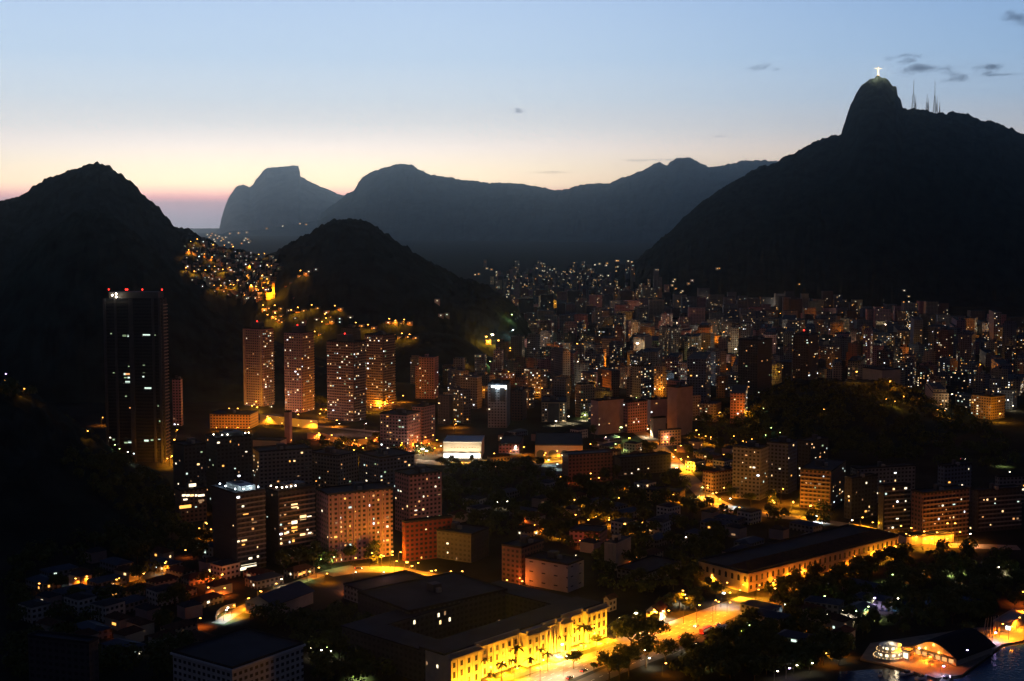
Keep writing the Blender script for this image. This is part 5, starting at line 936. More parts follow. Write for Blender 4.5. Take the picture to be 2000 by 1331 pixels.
for ri, lst in rowmap.items():
    lst.sort(key=lambda c: c[1])
    for i, (py, px, pyy, wpx, t, _) in enumerate(lst):
        wl, cn = R.choice(WALLS); tall = R.random()
        hm = R.uniform(13, 26) if tall < .45 else R.uniform(26, 40) if tall < .88 else R.uniform(42, 62)
        g = G(px, pyy, t); top = PX(g.x, g.y, t + hm)[1]
        th = R.choice([12, 25, 38, 50, 65]); dens = R.choice([.03, .08, .15, .22, .34]) * (1.3 if py < 680 else .8)
        sz = 'tall' if hm > 41 else 'mid-height' if hm > 26 else 'low'; lt = {0: 'unlit', 1: 'sparsely lit', 2: 'brightly lit'}[0 if dens < .05 else 1 if dens < .25 else 2]
        f = .5 + .3 * math.cos(math.radians(th)); pl = px - wpx * f; pr = px + wpx * (1 - f)
        bldg('city_block', '%s %s %s block, %s from left in the %s row back' % (sz, lt, cn, nth(i), ROWN[ri]), AP, pl, px, pr, pyy, top, th, wall=wl, z0=t, lit=(dens, dens * .8), simple=True, house=R.random() < .6, mix=['amber', 'warm', 'warm', 'cream', 'cream', 'cream', 'cool', 'white', 'ember', 'dim', 'green', 'warm'], group='apartment blocks of the middle city', rng=R)
RECT = local_rects()
# the rest of the city, too far to count: one object with its lights
q = MB(); q2 = MB()
farpts = [(px, pyy, t, wpx) for py, px, pyy, wpx, t, ri in far]
for i in range(520):
    px = R.gauss(1070, 90); py = 592 - abs(R.gauss(0, 27))
    if px < 935 + (py - 528) * .9 or px > 1320 - (592 - py) * .6: continue
    h_ = hit(px, py)
    if h_ is None or h_.y < 3300: continue
    farpts.append((px, py, h_.z, R.uniform(5, 10)))
cm = ['lit_warm', 'lit_cream', 'lit_amber', 'lit_cool', 'lit_warm']
for px, py, t, wpx in farpts:
    g = G(px, py, t); w = wpx * g.y / F; hm = R.choice([14, 20, 26, 34, 46]) * R.uniform(.85, 1.15); q.box(g.x - w / 2, g.x + w / 2, g.y, g.y + w * .7, t - 15, t + hm, R.choice([0, 0, 1, 2, 3, 4, 5]), top=6)
    for k in range(R.choice([0, 1, 2, 3, 4, 6])):
        s = g.y / F * R.uniform(.3, .55); x = g.x + R.uniform(-.42, .42) * w; z = t + hm * R.uniform(.1, .95); q2.quad([(x - s, g.y - .3, z - s * .8), (x + s, g.y - .3, z - s * .8), (x + s, g.y - .3, z + s * .8), (x - s, g.y - .3, z + s * .8)], R.choice([0, 0, 1, 1, 2, 3, 4]))
dc = q.obj('distant_city', ['wall_grey', 'wall_blue', 'wall_pink', 'wall_cream', 'wall_dark', 'wall_brown', 'roof_dark']); kind(dc, 'stuff'); dc['label'] = 'far-off dense city filling the valley between the hills'; dc['category'] = 'distant city'
dl = q2.obj('lit_windows', cm, dc)
# glow of the streets between the blocks
lst = []
for i in range(75):
    py = R.choice([600, 615, 632, 650, 665, 680, 700, 720, 740, 770]) + R.uniform(-6, 6); px = R.uniform(left_limit(py) + 10, min(1960, right_limit(py)))
    g = G(px, py)
    if (px > 1480 and py > 700) or terrain(g.x, g.y) > 8 or blocked(g.x, g.y, 3): continue
    lst.append((px, py, R.choice([S_, S_, 'yellow', 'halide', 'cream']), R.uniform(9000, 26000) * (g.y / 2400) ** 1.2, R.choice([9, 12, 18]), .8))
lamps('between the blocks of the middle city', 'city glow lamps', lst)
lamps('at the bright cutting beside the wooded knoll', 'street lamps', [(948, 676, 'yellow', 60000, 14, 1.6), (960, 672, 'halide', 90000, 14, 2.2), (972, 680, 'yellow', 60000, 12, 1.6), (985, 690, S_, 40000, 12, 1.3), (995, 697, S_, 30000, 12, 1.2), (1000, 664, 'mercury', 16000, 14, 1.2), (905, 715, S_, 6000, 9, 1), (945, 716, 'green', 2500, 8, .8), (955, 718, 'green', 2500, 8, .8)])
lamps('in front of single lit facades of the middle city', 'facade lamps', [(1435, 694, 'cream', 26000, 10, 1.2), (1416, 672, S_, 60000, 10, 1.2), (1735, 782, 'sodium', 26000, 20, .6), (1670, 750, 'sodium', 22000, 12, .9), (1950, 826, 'yellow', 22000, 10, .8), (1083, 832, 'cream', 9000, 5, 1.0), (1108, 828, 'cream', 9000, 8, .8), (1140, 822, 'cream', 12000, 6, .9), (1148, 818, 'green', 6000, 12, .7), (1125, 758, 'sodium', 2500, 60, .8), (998, 600 + 30, 'green', 20000, 12, 1.2), (1040, 608, 'cream', 30000, 25, 1.0), (1055, 774, 'sodium', 16000, 10, 1.2), (1418, 735, 'red', 16000, 10, .4), (1357, 856, S_, 9000, 8, .8), (1240, 800, 'green', 8000, 14, .5)])

wl_ = []  # lamps added before randomly picked facades to brighten the middle city
for i, c in enumerate(R.sample(near, 42)):
    py, px, pyy, wpx, t, _ = c; g = G(px, pyy, t)
    p = g + Vector((R.uniform(-8, 4), -13, 0))
    if blocked(p.x, p.y, 1): continue
    wl_.append((px, p, R.choice(['cream', 'cream', 'halide', 'sodium', 'sodium', 'yellow', 'mercury']), R.uniform(3500, 11000)))
wl_.sort(key=lambda a: a[0])
for i, (px, p, k, pw) in enumerate(wl_): lamp(p, 'lamp added to brighten one facade in the middle city, %s from left' % nth(i), k, pw, h=R.choice([6, 12, 20]), size=.6, name='added_facade_lamp', cat='added facade lamp', group='added facade lamps of the middle city', pt=True)

# ================================================================== hillside settlement
def inside(px, py, poly_):
    c = False; j = len(poly_) - 1
    for i in range(len(poly_)):
        if (poly_[i][1] > py) != (poly_[j][1] > py) and px < (poly_[j][0] - poly_[i][0]) * (py - poly_[i][1]) / (poly_[j][1] - poly_[i][1]) + poly_[i][0]: c = not c
        j = i
    return c
SLUM = [(360, 480), (392, 474), (440, 488), (500, 505), (546, 512), (545, 530), (530, 560), (520, 592), (478, 590), (440, 580), (398, 566), (372, 548), (352, 515)]
hm_ = [MB().box(-4.5, 4.5, 0, 8, -8, 6, 0, top=1).mesh('hillside_house', [w, 'roof_dark']) for w in ('wall_blank', 'wall_blank_pink', 'wall_brown', 'wall_blank_dark')]
hl = []
tries = 0
while len(hl) < 240 and tries < 3000:
    tries += 1; px = R.uniform(352, 548); py = R.uniform(474, 592)
    if not inside(px, py, SLUM) or (R.random() > .25 + .75 * (py - 474) / 118): continue
    p = hit(px, py)
    if p is None or any((p - a).length < 13 for a, *_ in hl): continue
    hl.append((p, px, py))
hl.sort(key=lambda t: (int(t[2] // 12), t[1])); band = {}
for p, px, py in hl:
    b_ = int(py // 12) - 39; band.setdefault(b_, []).append(p)
    me = R.choice(hm_); o = bpy.data.objects.new('hillside_house', me); COL.objects.link(o); o.location = p; o.rotation_euler = (0, 0, R.uniform(-.5, .5)); s = R.uniform(.7, 1.25); o.scale = (s, s, s)
    cn = {0: 'pale', 1: 'pink', 2: 'brown', 3: 'dark'}[hm_.index(me)]
    tag(o, 'small %s house, %s from left in the %s tier of the hillside settlement' % (cn, nth(len(band[b_]) - 1), nth(max(0, b_))), 'house', 'houses of the hillside settlement')
    for k in range(R.choice([0, 1, 1, 1, 2])):
        w_ = inst('window', WINM[R.choice(['cream', 'cream', 'warm', 'ember', 'white', 'cool', 'amber', 'dim', 'green'])], o, (R.uniform(-3.3, 3.3), -.1, R.uniform(1, 4.8)), (R.choice([.9, 1.3, 1.8]), 1, R.choice([.9, 1.3])))
for i, (px, py) in enumerate([(371, 481), (384, 480), (415, 487), (437, 488), (454, 492), (367, 500), (398, 507), (413, 517), (362, 532), (418, 530), (400, 544), (504, 507), (515, 508), (378, 540), (521, 530), (486, 530), (447, 532), (434, 539), (481, 552), (455, 566), (449, 566), (417, 574), (430, 575), (489, 571), (503, 581), (511, 549), (520, 556), (522, 566), (512, 574), (499, 570), (476, 588), (462, 558)]):
    p = hit(px, py)
    if p: lamp(p, 'orange lamp of the hillside settlement, %s in reading order' % nth(i), 'sodium', [2500, 4500, 9000][i % 3] * (1 if i < 14 else 1.3), h=9, size=.95 if i % 3 else .7, group='lamps of the hillside settlement', head='sodium', name='hillside_lamp', cat='hillside lamp')
lst2 = [(510, 611, 'cream'), (519, 608, 'sodium'), (531, 614, 'cream'), (542, 609, 'sodium'), (528, 626, 'sodium'), (543, 624, 'sodium'), (538, 630, 'sodium'), (544, 634, 'sodium'), (558, 616, 'cream'), (563, 618, 'cream'), (574, 620, 'sodium'), (587, 617, 'sodium'), (570, 628, 'cream'), (585, 637, 'cream'), (592, 633, 'cool'), (614, 611, 'sodium'), (612, 630, 'cream'), (631, 619, 'cream'), (634, 640, 'sodium'), (640, 628, 'sodium'), (642, 634, 'sodium'), (659, 610, 'sodium'), (657, 628, 'cool'), (657, 634, 'cool'), (678, 627, 'cream'), (571, 590, 'cream'), (555, 566, 'cream'), (564, 562, 'cream'), (580, 545, 'cream'), (592, 545, 'sodium'), (597, 538, 'cream'), (611, 532, 'cool'), (700, 642, 'sodium'), (724, 648, 'sodium'), (752, 637, 'cream'), (765, 638, 'sodium'), (777, 640, 'sodium'), (794, 636, 'sodium'), (805, 665, 'sodium'), (790, 664, 'sodium'), (775, 666, 'sodium'), (848, 595, 'cream'), (855, 620, 'cool'), (867, 620, 'cool'), (620, 660, 'sodium'), (948, 672, 'cream')]
for i, (px, py, k) in enumerate(lst2):
    p = hit(px, py)
    if p is None: continue
    me = hm_[i % 4]; o = bpy.data.objects.new('hillside_house', me); COL.objects.link(o); o.location = p + Vector((5, 3, 0)); tag(o, 'small lit house on the slope behind the four tall towers, %s in reading order' % nth(i), 'house', 'houses behind the tall towers')
    inst('window', WINM['amber' if k == 'sodium' else k], o, (0, -.1, 3), (2.2, 1, 1.5))
    if k == 'sodium': lamp(p + Vector((-5, -6, 0)), 'orange lamp on the slope behind the four tall towers, %s in reading order' % nth(i), 'sodium', 3500, h=9, size=.95, group='lamps behind the tall towers', name='hillside_lamp', cat='hillside lamp')
lf = [(405, 461), (409, 466), (414, 459), (418, 470), (421, 462), (425, 468), (428, 464), (432, 473), (436, 470), (441, 466), (449, 459), (453, 480), (447, 476), (466, 458), (472, 478), (477, 472), (482, 457), (484, 470), (486, 476), (489, 474), (521, 449), (552, 445), (586, 441), (598, 442), (420, 474), (434, 467), (412, 463), (480, 468), (951, 527), (960, 529), (970, 534), (928, 539), (935, 538), (1056, 517), (1060, 531), (1041, 534), (1128, 536), (1140, 535), (1156, 533), (1162, 520), (1171, 518), (1186, 517), (1184, 521), (1204, 512), (1207, 512), (1227, 515), (1234, 516), (1210, 521), (1188, 541), (1401, 528), (1405, 528), (1315, 555), (1313, 560), (1320, 567), (1333, 572), (1330, 577), (1345, 557), (1352, 551), (1318, 551), (1561, 565), (1766, 570), (1775, 583), (1765, 595), (1775, 597)]
for i, (px, py) in enumerate(lf):
    p = hit(px, py)
    if p is None: continue
    s = max(1.0, p.y / 3600); me = hm_[i % 4]; o = bpy.data.objects.new('hillside_house', me); COL.objects.link(o); o.location = p; o.scale = (s, s, s)
    tag(o, 'tiny lit house dotting the far hill slopes, %s from left' % nth(sorted(x for x, _ in lf).index(px)), 'house', 'houses on the far slopes'); inst('window', WINM[['cream', 'warm', 'amber'][i % 3]], o, (0, -.1, 3), (2.6, 1, 1.8))

# ================================================================== small houses and low buildings in the dark foreground
def cottage_mesh(w, d, h, r, wall, roof):
    q = MB(); q.box(-w / 2, w / 2, -d / 2, d / 2, -1, h); e = .5
    q.v += [(-w / 2 - e, -d / 2 - e, h), (w / 2 + e, -d / 2 - e, h), (w / 2 + e, d / 2 + e, h), (-w / 2 - e, d / 2 + e, h), (-w / 2 + d / 3, 0, h + r), (w / 2 - d / 3, 0, h + r)]
    k = len(q.v) - 6; q.f += [(k, k + 1, k + 5, k + 4), (k + 1, k + 2, k + 5), (k + 2, k + 3, k + 4, k + 5), (k + 3, k, k + 4)]; q.m += [1] * 4; return q.mesh('house', [wall, roof])
CM = [cottage_mesh(13, 9, 6, 2.6, 'wall_blank', 'tile_roof'), cottage_mesh(17, 10, 4, 2.2, 'wall_cream', 'tile_roof'), cottage_mesh(11, 9, 7, 2.2, 'wall_blank_pink', 'roof_dark'), cottage_mesh(20, 12, 5, 2.0, 'wall_grey', 'metal_roof'), cottage_mesh(14, 12, 9, 1.4, 'wall_white', 'roof_dark')]
CN = ['pale tile-roofed', 'cream tile-roofed', 'pink dark-roofed', 'grey metal-roofed', 'white flat-roofed']
def cottages(zone, poly_, n, seed, minpx=14, lit=.5, kinds=(0, 1, 2, 3, 4)):
    R2 = random.Random(seed); out = []; t = 0; xs = [p[0] for p in poly_]; ys = [p[1] for p in poly_]
    while len(out) < n and t < n * 60:
        t += 1; px = R2.uniform(min(xs), max(xs)); py = R2.uniform(min(ys), max(ys))
        if not inside(px, py, poly_): continue
        g = G(px, py)
        if blocked(g.x, g.y, 9) or on_road(g.x, g.y) or terrain(g.x, g.y) > 2 or any((g - a[0]).length < 17 for a in out): continue
        out.append((g, px))
    out.sort(key=lambda a: a[1])
    for i, (g, px) in enumerate(out):
        j = R2.choice(kinds); o = bpy.data.objects.new('house', CM[j]); COL.objects.link(o); o.location = g; rz = R2.choice([-.7, -.6, .9, .85]) + R2.uniform(-.1, .1); o.rotation_euler = (0, 0, rz)
        tag(o, '%s house %s, %s from left' % (CN[j], zone, nth(i)), 'house', 'small houses ' + zone)
        if R2.random() < lit:
            for k in range(R2.choice([1, 2, 2, 3])):
                side = R2.choice([0, 1]); me = WINM[R2.choice(['warm', 'amber', 'cream', 'cool', 'dim'])]; w, d, h = [(13, 9, 6), (17, 10, 4), (11, 9, 7), (20, 12, 5), (14, 12, 9)][j]
                if side == 0 or rz > 0 and R2.random() < .3: inst('window', me, o, (R2.uniform(-w * .35, w * .35), -d / 2 - .03, R2.uniform(1.5, h - 1.2)), (R2.choice([1.2, 1.8, 3.2]), 1, 1.3))
                else: s_ = 1 if rz < 0 else -1; inst('window', me, o, (s_ * (w / 2 + .03) if rz < 0 else -(w / 2 + .03), R2.uniform(-d * .3, d * .3), R2.uniform(1.5, h - 1.2)), (R2.choice([1.2, 1.8]), 1, 1.3), math.pi / 2)
        RECT.append((g.x, g.y, rz, -9, 9, -6, 6))
cottages('in the dark streets at bottom left', [(60, 1150), (200, 1085), (420, 1080), (470, 1110), (430, 1180), (400, 1260), (260, 1290), (60, 1230)], 40, 3, lit=.35)
cottages('between the lit lane and the pink slab', [(480, 1130), (600, 1112), (620, 1125), (520, 1150), (470, 1160)], 8, 4, lit=.7)
cottages('in the dark campus centre', [(880, 1000), (1090, 930), (1260, 960), (1400, 1010), (1360, 1110), (1240, 1120), (1060, 1060), (900, 1050)], 30, 5, lit=.4)
cottages('beside the bright shop and arcade', [(960, 850), (1140, 850), (1250, 870), (1250, 905), (1140, 885), (960, 865)], 12, 6, lit=.4)
cottages('near the curving lit avenue', [(1320, 860), (1420, 870), (1440, 960), (1380, 960)], 9, 7, lit=.5)
cottages('in the dark behind the historic hall', [(1380, 1010), (1560, 1020), (1600, 1060), (1420, 1100)], 10, 8, lit=.15, kinds=(2, 3, 4))
cottages('in the waterside park', [(1480, 1200), (1700, 1130), (1760, 1220), (1560, 1290)], 10, 9, lit=.4, kinds=(0, 3))

# ================================================================== trees
def crown_mesh(seed, rx, rz, n, flat=1.0, leaf=.62, lobes=7):
    r = random.Random(seed); q = MB(); L_ = []
    for i in range(lobes):
        a = r.uniform(0, 2 * math.pi); d = r.uniform(.25, .62) * rx; L_.append((d * math.cos(a), d * math.sin(a), r.uniform(-.35, .45) * rz, r.uniform(.38, .58) * rx))
    L_.append((0, 0, rz * .3, .55 * rx))
    for i in range(n):
        cx, cy, cz, cr = r.choice(L_); v = Vector((r.gauss(0, 1), r.gauss(0, 1), r.gauss(0, 1))).normalized(); p = Vector((cx, cy, cz)) + Vector((v.x * cr, v.y * cr, v.z * cr * rz / rx * flat)) * r.uniform(.72, 1.08)
        u = v.orthogonal().normalized(); w = v.cross(u); t = r.uniform(0, 6.28); u, w = u * math.cos(t) + w * math.sin(t), w * math.cos(t) - u * math.sin(t); u = (u + v * r.uniform(-.6, .6)) * leaf * r.uniform(.6, 1.3); w = w * leaf * r.uniform(.5, 1.1)
        q.quad([p - u, p + w * .8, p + u, p - w * .8], 0)
    return q.mesh('crown', ['leaves'])
def trunk_mesh(seed, h, r0, spread):
    r = random.Random(seed); q = MB(); q.tube((0, 0, -1), (0, 0, h * .55), r0, r0 * .7, 6)
    for i in range(5):
        a = i * 1.26 + r.uniform(-.3, .3); q.tube((0, 0, h * .5), (spread * math.cos(a), spread * math.sin(a), h * r.uniform(.85, 1.05)), r0 * .5, r0 * .2, 5)
    return q.mesh('trunk', ['bark'])
mat('leaves', (0.07, 0.09, 0.03), var=.45, vscale=.35, spec=.1); mat('bark', (0.09, 0.065, 0.045), var=.2, vscale=1.5); mat('palm_leaf', (0.05, 0.065, 0.02), var=.2, vscale=.5)
TV = []
for i, (rx, rz, h, n, fl) in enumerate([(5.2, 3.8, 7.5, 620, 1), (6.5, 4.2, 8.5, 760, 1), (4.2, 4.4, 8.0, 520, 1.1), (7.5, 3.6, 8.5, 820, .8), (5.6, 5.2, 9.5, 680, 1), (3.6, 2.8, 5.5, 420, 1)]):
    TV.append((crown_mesh(50 + i, rx, rz, n, fl), trunk_mesh(70 + i, h, .32, rx * .5), h, rx, ['round', 'broad', 'narrow', 'flat-topped', 'high-domed', 'small']))
KND = ['round', 'broad', 'narrow', 'flat-topped', 'high-domed', 'small']
TREES = [0]
def tree(p, j, s, rz, label, group):
    o = empty('tree', p, rz); o.scale = (s, s, s); tag(o, label, 'tree', group); c, t, h, rx, _ = TV[j]
    inst('trunk', t, o, (0, 0, 0)); inst('crown', c, o, (0, 0, h)); TREES[0] += 1
def grove(zone, poly_, n, seed, gap=7.5, big=1.0, roads=True):
    R3 = random.Random(seed); out = []; t = 0; xs = [p[0] for p in poly_]; ys = [p[1] for p in poly_]
    while len(out) < n and t < n * 50:
        t += 1; px = R3.uniform(min(xs), max(xs)); py = R3.uniform(min(ys), max(ys))
        if not inside(px, py, poly_): continue
        g = G(px, py); z = terrain(g.x, g.y)
        if z > 2:
            g = hit(px, py) or g
        if blocked(g.x, g.y, 5) or (roads and on_road(g.x, g.y)) or any((g - a[0]).length < gap for a in out): continue
        out.append((g, px))
    out.sort(key=lambda a: a[1])
    for i, (g, px) in enumerate(out):
        j = R3.choice([0, 1, 2, 3, 4, 4, 1, 5]); tree(g, j, R3.uniform(.75, 1.25) * big, R3.uniform(0, 6.28), '%s dark tree %s, %s from left' % (KND[j], zone, nth(i)), 'trees ' + zone)
grove('in the black wood behind the palace', [(868, 905), (1000, 905), (1090, 935), (1110, 1000), (1060, 1050), (940, 1040), (872, 1020)], 42, 21, 10)
grove('in the dark campus', [(1090, 950), (1240, 975), (1420, 1010), (1400, 1120), (1250, 1150), (1150, 1080), (1060, 1060)], 38, 22, 9)
grove('in the waterside park', [(1290, 1190), (1480, 1165), (1700, 1120), (1740, 1160), (1700, 1240), (1640, 1300), (1480, 1335), (1330, 1331), (1440, 1240)], 62, 23, 7, .85)
grove('on the dark shore at right', [(1700, 1100), (1860, 1085), (2000, 1095), (2010, 1190), (1960, 1215), (1890, 1225), (1800, 1225), (1740, 1210), (1800, 1140)], 30, 24, 8, .85)
grove('before the historic hall', [(1300, 1130), (1370, 1135), (1450, 1190), (1560, 1155), (1760, 1085), (1770, 1098), (1600, 1170), (1460, 1215), (1320, 1170)], 24, 25, 8, .75)
grove('at the foot of the dark apartment blocks', [(545, 1100), (630, 1088), (735, 1094), (740, 1102), (640, 1104), (560, 1125)], 10, 26, 8, 1.0)
grove('among the houses at bottom left', [(40, 1130), (200, 1060), (420, 1060), (470, 1100), (400, 1200), (300, 1300), (60, 1300)], 26, 27, 9)
grove('in the dark gardens left of the palace', [(600, 1215), (700, 1205), (860, 1290), (870, 1340), (620, 1340), (600, 1260)], 14, 28, 10)
grove('between the bright shop and the black wood', [(840, 905), (1000, 905), (1060, 915), (1000, 925), (860, 920)], 10, 29, 10, .8, False)
grove('around the arcade and warehouses', [(1000, 888), (1060, 880), (1180, 850), (1250, 850), (1300, 960), (1180, 960), (1060, 950)], 12, 30, 12)
grove('along the curving lit avenue', [(1255, 880), (1330, 860), (1420, 870), (1440, 980), (1560, 1020), (1600, 1035), (1420, 1020), (1340, 960)], 20, 31, 10, .9)
tree(G(1233, 1283), 3, 1.9, .4, 'very broad spreading tree silhouetted against the orange plaza', None)
for i_, (px, py, j, sc) in enumerate([(1190, 1338, 4, 1.2), (1228, 1322, 1, 1.3), (1262, 1306, 4, 1.3), (1300, 1296, 1, 1.0), (1340, 1290, 4, 1.0), (1400, 1268, 1, .9), (1165, 1262, 0, .6), (1205, 1250, 2, .8), (1248, 1222, 0, .8), (1280, 1222, 5, .9), (1340, 1192, 5, .8), (1366, 1184, 5, .8)]):
    tree(G(px, py), j, sc, i_ * 1.1, 'dark roadside tree lining the orange plaza avenue, %s in reading order' % nth(i_), 'roadside trees of the plaza avenue')
tree(G(1275, 1262), 3, 1.25, 2.0, 'dark spreading tree right of the very broad silhouetted tree', None)
tree(G(1120, 1307), 3, .8, 1.0, 'small flat-topped tree on the palace drive with a bent trunk', None)
tree(G(1160, 1312), 5, .6, 1.0, 'tiny round green bush-like tree on the orange paving before the palace', None)
tree(G(1210, 1330), 1, 1.0, 1.0, 'green-lit tree at the bottom edge below the very broad silhouetted tree', None)
tree(G(625, 690 + 110), 1, 1.4, 0, 'yellow-lit tree between the second and third tall towers', None)
# palms
fr_ = []
def frond(q, a, L_, droop, w):
    ca, sa = math.cos(a), math.sin(a); prev = None; n = 6
    for i in range(n + 1):
        t = i / n; r_ = L_ * t; z = L_ * (.35 * t - droop * t * t); ww = w * math.sin(math.pi * min(1, t * .9 + .1)) + .04; c = Vector((r_ * ca, r_ * sa, z)); s = Vector((-sa, ca, -.45)) * ww; s2 = Vector((sa, -ca, -.45)) * ww
        if prev: q.quad([prev[0], prev[1], c + s, c]); q.quad([prev[0], c, c + s2, prev[2]])
        prev = (c, c + s, c + s2)
pc_ = MB(); rp = random.Random(3)
for i in range(15): frond(pc_, i * 2 * math.pi / 15 + rp.uniform(-.1, .1), rp.uniform(3.4, 4.3), rp.uniform(.55, .95) if i % 3 else .3, .42)
PCM = pc_.mesh('crown', ['palm_leaf']); PTM = MB().tube((0, 0, -.5), (.15, 0, 9), .26, .17, 7).mesh('trunk', ['bark'])
PP = [(957, 1346), (945, 1322), (1000, 1318), (1035, 1322), (1057, 1300), (1070, 1312), (1093, 1276), (1108, 1270), (1140, 1268), (1152, 1258), (1010, 1304), (980, 1336)]
for i, (px, py) in enumerate(sorted(PP)):
    s = [1.0, .85, 1.1, .8, 1.15, 1.0, .9, 1.0, 1.1, .9, 1.35, .9][i]
    o = empty('palm_tree', G(px, py), i * 1.3); o.scale = (s, s, s); tag(o, 'palm tree on the lawn before the yellow palace, %s from left' % nth(i), 'palm tree', 'palms before the palace'); inst('trunk', PTM, o, (0, 0, 0)); inst('crown', PCM, o, (.15, 0, 9))
o = empty('palm_tree', G(1222, 1236), 0); tag(o, 'lone palm tree right of the palace, before the small white-lit gable', 'palm tree'); inst('trunk', PTM, o, (0, 0, 0)); inst('crown', PCM, o, (.15, 0, 9))
# beyond the trees one can tell apart: the closed canopy of the dark gardens and woods, as one mass
cv = MB(); RC = random.Random(77)
def canopy(poly_, n, big=1.0):
    xs = [p[0] for p in poly_]; ys = [p[1] for p in poly_]; k = 0; t = 0
    while k < n and t < n * 20:
        t += 1; px = RC.uniform(min(xs), max(xs)); py = RC.uniform(min(ys), max(ys))
        if not inside(px, py, poly_): continue
        g = G(px, py); z = max(0.0, terrain(g.x, g.y))
        if z > 2:
            g = hit(px, py)
            if g is None: continue
            z = g.z
        if blocked(g.x, g.y, 4) or on_road(g.x, g.y): continue
        k += 1; rad = RC.uniform(3.2, 6.0) * big; hh0 = RC.uniform(3.5, 8) * big
        for j in range(90):
            v = Vector((RC.gauss(0, 1), RC.gauss(0, 1), abs(RC.gauss(0, 1)) - .25)).normalized(); p = Vector((g.x, g.y, z + hh0)) + v * rad * RC.uniform(.7, 1.12); p.z -= max(0, -v.z) * 2
            u = v.orthogonal().normalized(); w = v.cross(u); a = RC.uniform(0, 6.28); u, w = u * math.cos(a) + w * math.sin(a), w * math.cos(a) - u * math.sin(a); u = (u + v * RC.uniform(-.5, .5)) * RC.uniform(.6, 1.2); w = w * RC.uniform(.5, 1.0)
            cv.quad([p - u, p + w, p + u, p - w], 0)
canopy([(866, 905), (1000, 905), (1090, 935), (1110, 1000), (1060, 1060), (940, 1050), (866, 1020)], 110)
canopy([(1090, 940), (1240, 960), (1420, 1010), (1400, 1130), (1250, 1170), (1180, 1165), (1150, 1080), (1050, 1060)], 150)
canopy([(1270, 1200), (1480, 1160), (1700, 1110), (1740, 1160), (1700, 1240), (1640, 1300), (1480, 1335), (1290, 1335), (1440, 1240)], 170, .85)
canopy([(1700, 1090), (1860, 1080), (2010, 1080), (2010, 1220), (1890, 1240), (1800, 1240), (1740, 1240)], 130, .9)
canopy([(20, 1100), (200, 1050), (420, 1050), (470, 1100), (400, 1230), (330, 1331), (20, 1331)], 150)
canopy([(500, 1215), (700, 1200), (860, 1290), (880, 1340), (600, 1340), (600, 1290)], 60)
canopy([(540, 1105), (640, 1088), (740, 1094), (735, 1106), (560, 1128)], 14)
canopy([(1260, 860), (1330, 850), (1430, 850), (1600, 900), (1620, 1040), (1420, 1030), (1240, 960)], 70)
canopy([(560, 880), (740, 860), (860, 900), (860, 925), (700, 900)], 40)
canopy([(1360, 828), (1450, 800), (1530, 758), (1740, 758), (1850, 800), (1940, 840), (1985, 910), (1960, 930), (1700, 905), (1500, 870), (1370, 860)], 330, 1.25)
canopy([(0, 756), (60, 776), (120, 818), (200, 870), (300, 942), (350, 1000), (375, 1050), (300, 1060), (100, 900), (0, 800)], 150, 1.0)
cvo = cv.obj('tree_canopy', ['leaves']); kind(cvo, 'stuff'); cvo['label'] = 'closed dark tree canopy filling the gardens and woods between buildings'; cvo['category'] = 'canopy'
print('TREES', TREES[0])

# ================================================================== vehicles
mat('paint_dark', (0.03, 0.03, 0.035), rough=.3, spec=.5); mat('paint_red', (0.45, 0.02, 0.02), rough=.35, spec=.5); mat('paint_silver', (0.45, 0.45, 0.47), rough=.35, spec=.5, metal=.4); mat('rubber', (0.015, 0.015, 0.015))
mat('tail_light', (.3, 0, 0), emit=(1, .03, .02), es=12); mat('head_light', (.5, .5, .5), emit=(1, .9, .7), es=30)
def car_meshes(paint):
    q = MB(); pr = [(-2.1, .45), (-2.1, .95), (-1.5, 1.0), (-.9, 1.45), (.5, 1.45), (1.1, .98), (2.0, .85), (2.15, .45)]; n = len(pr)
    for y, k in ((-.85, 1), (.85, 1)): q.v += [(x, y * (.82 if z > 1.2 else 1), z) for x, z in pr]
    q.f = [tuple(range(n)), tuple(range(2 * n - 1, n - 1, -1))] + [(i, n + i, n + (i + 1) % n, (i + 1) % n) for i in range(n)]; q.m = [0] * len(q.f)
    g = MB()
    for s in (-1, 1): g.quad([(-1.3, s * .8, 1.05), (-.85, s * .715, 1.38), (.45, s * .715, 1.38), (.95, s * .8, 1.05)])
    return q.mesh('body', [paint]), g.mesh('side_glass', ['glass_dark'])
WH = MB().tube((0, -.1, 0), (0, .1, 0), .33, .33, 12).mesh('wheel', ['rubber']); HL = MB().box(-.04, .04, -.18, .18, -.09, .09).mesh('headlight', ['head_light']); TL = MB().box(-.04, .04, -.2, .2, -.09, .09).mesh('tail_light', ['tail_light'])
CAR = {k: car_meshes(p) for k, p in (('dark', 'paint_dark'), ('red', 'paint_red'), ('silver', 'paint_silver'))}
def car(px, py, rz, k, label, on=True):
    o = empty('car', G(px, py, .02), rz); tag(o, label, 'car', 'cars on the plaza and streets'); inst('body', CAR[k][0], o, (0, 0, 0)); inst('side_glass', CAR[k][1], o, (0, 0, 0))
    for x in (-1.35, 1.35):
        for y in (-.8, .8): inst('wheel', WH, o, (x, y, .33))
    if on:
        for y in (-.6, .6): inst('headlight', HL, o, (2.16, y, .7)); inst('tail_light', TL, o, (-2.14, y, .8))
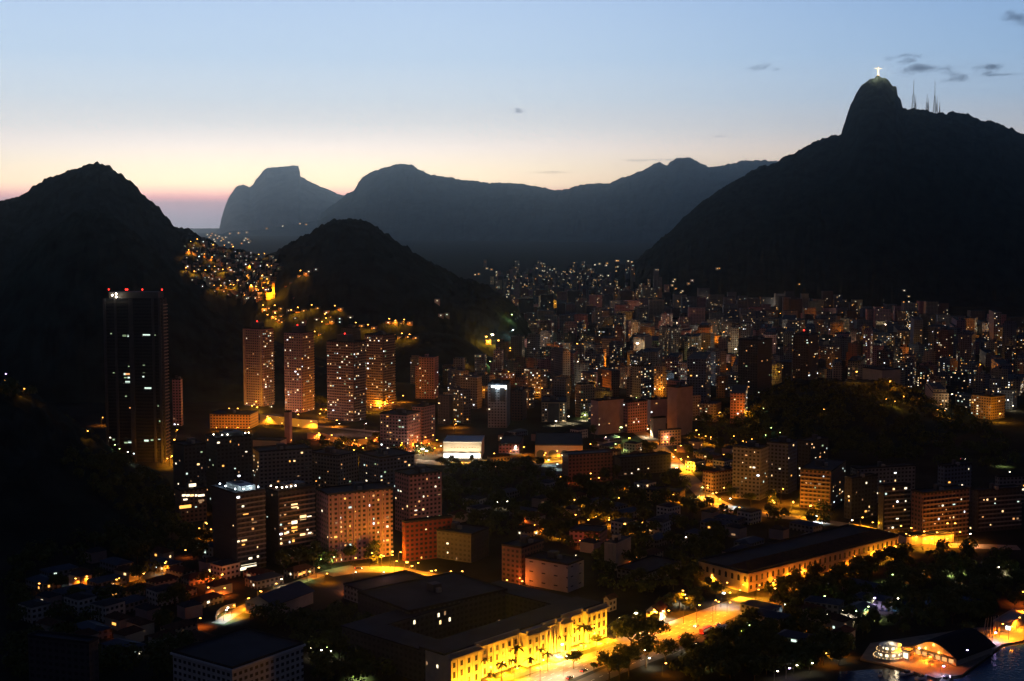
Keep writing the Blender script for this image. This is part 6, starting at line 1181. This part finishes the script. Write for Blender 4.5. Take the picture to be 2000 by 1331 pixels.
for i, (px, py, rz, k, l) in enumerate([(1140, 1312, .9, 'dark', 'dark car parked left of the tiny bush-like tree'), (1166, 1302, 4.0, 'red', 'red car just above the tiny bush-like tree on the paving'), (1112, 1326, .9, 'dark', 'dark car with red tail lights near the bottom edge before the palace'), (1360, 1224, 4.1, 'silver', 'silver car on the plaza left of the red bus'), (1400, 1222, .9, 'silver', 'pale car right of the red bus'), (1330, 1246, .9, 'dark', 'dark car at the near edge of the orange plaza'),
                                        (1352, 1262, .8, 'silver', 'silver car with lit headlights on the dark road below the plaza'), (852, 1136, .2, 'red', 'red car on the bright street below the pink slab'), (700, 1112, .1, 'dark', 'dark car on the bright street near the pink slab foot'), (1324, 915, 4.0, 'silver', 'silver car upper on the curving lit avenue'), (1310, 900, 4.0, 'silver', 'silver car highest on the curving lit avenue'), (1800, 1062, 0, 'red', 'red car before the broad balconied block'), (1880, 898, 0, 'silver', 'car under the flank of the park hill')]):
    car(px, py, rz, k, l)
def bus():
    o = empty('bus', G(1378, 1236, .02), .95); tag(o, 'red bus with bright lights crossing the orange plaza', 'bus'); MB().box(-5, 5, -1.25, 1.25, .4, 3.1).obj('body', ['paint_red'], o)
    for s in (-1, 1): MB().box(-4.6, 4.6, s * 1.26 - .01, s * 1.26 + .01, 1.6, 2.5).obj('window_band', ['lit_dim'], o)
    for x in (-3.2, 3.2):
        for y in (-1.15, 1.15): w_ = inst('wheel', WH, o, (x, y, .45)); w_.scale = (1.4, 1.4, 1.4)
    for y in (-.9, .9): inst('headlight', HL, o, (5.04, y, .9)); inst('tail_light', TL, o, (-5.04, y, 1.0))
bus()
# ------------------------------------------------------------------ evening haze
def haze():
    x0, x1, y0, y1, z0, z1 = -20000, 20000, -60, 41500, -2, 3300
    v = [(x, y, z) for z in (z0, z1) for y in (y0, y1) for x in (x0, x1)]
    f = [(0, 2, 3, 1), (4, 5, 7, 6), (0, 1, 5, 4), (2, 6, 7, 3), (0, 4, 6, 2), (1, 3, 7, 5)]
    m = bpy.data.materials.new('haze'); m.use_nodes = True; n = m.node_tree.nodes; n.clear()
    pv = n.new('ShaderNodeVolumePrincipled'); pv.inputs['Color'].default_value = (0.58, 0.8, 1.0, 1)
    pv.inputs['Density'].default_value = HAZE_DENSITY; pv.inputs['Anisotropy'].default_value = 0.92
    o = n.new('ShaderNodeOutputMaterial'); m.node_tree.links.new(pv.outputs[0], o.inputs['Volume'])
    h = mesh_obj('haze', v, f, m); kind(h, 'stuff')
HAZE_DENSITY = 2.35e-5
haze()
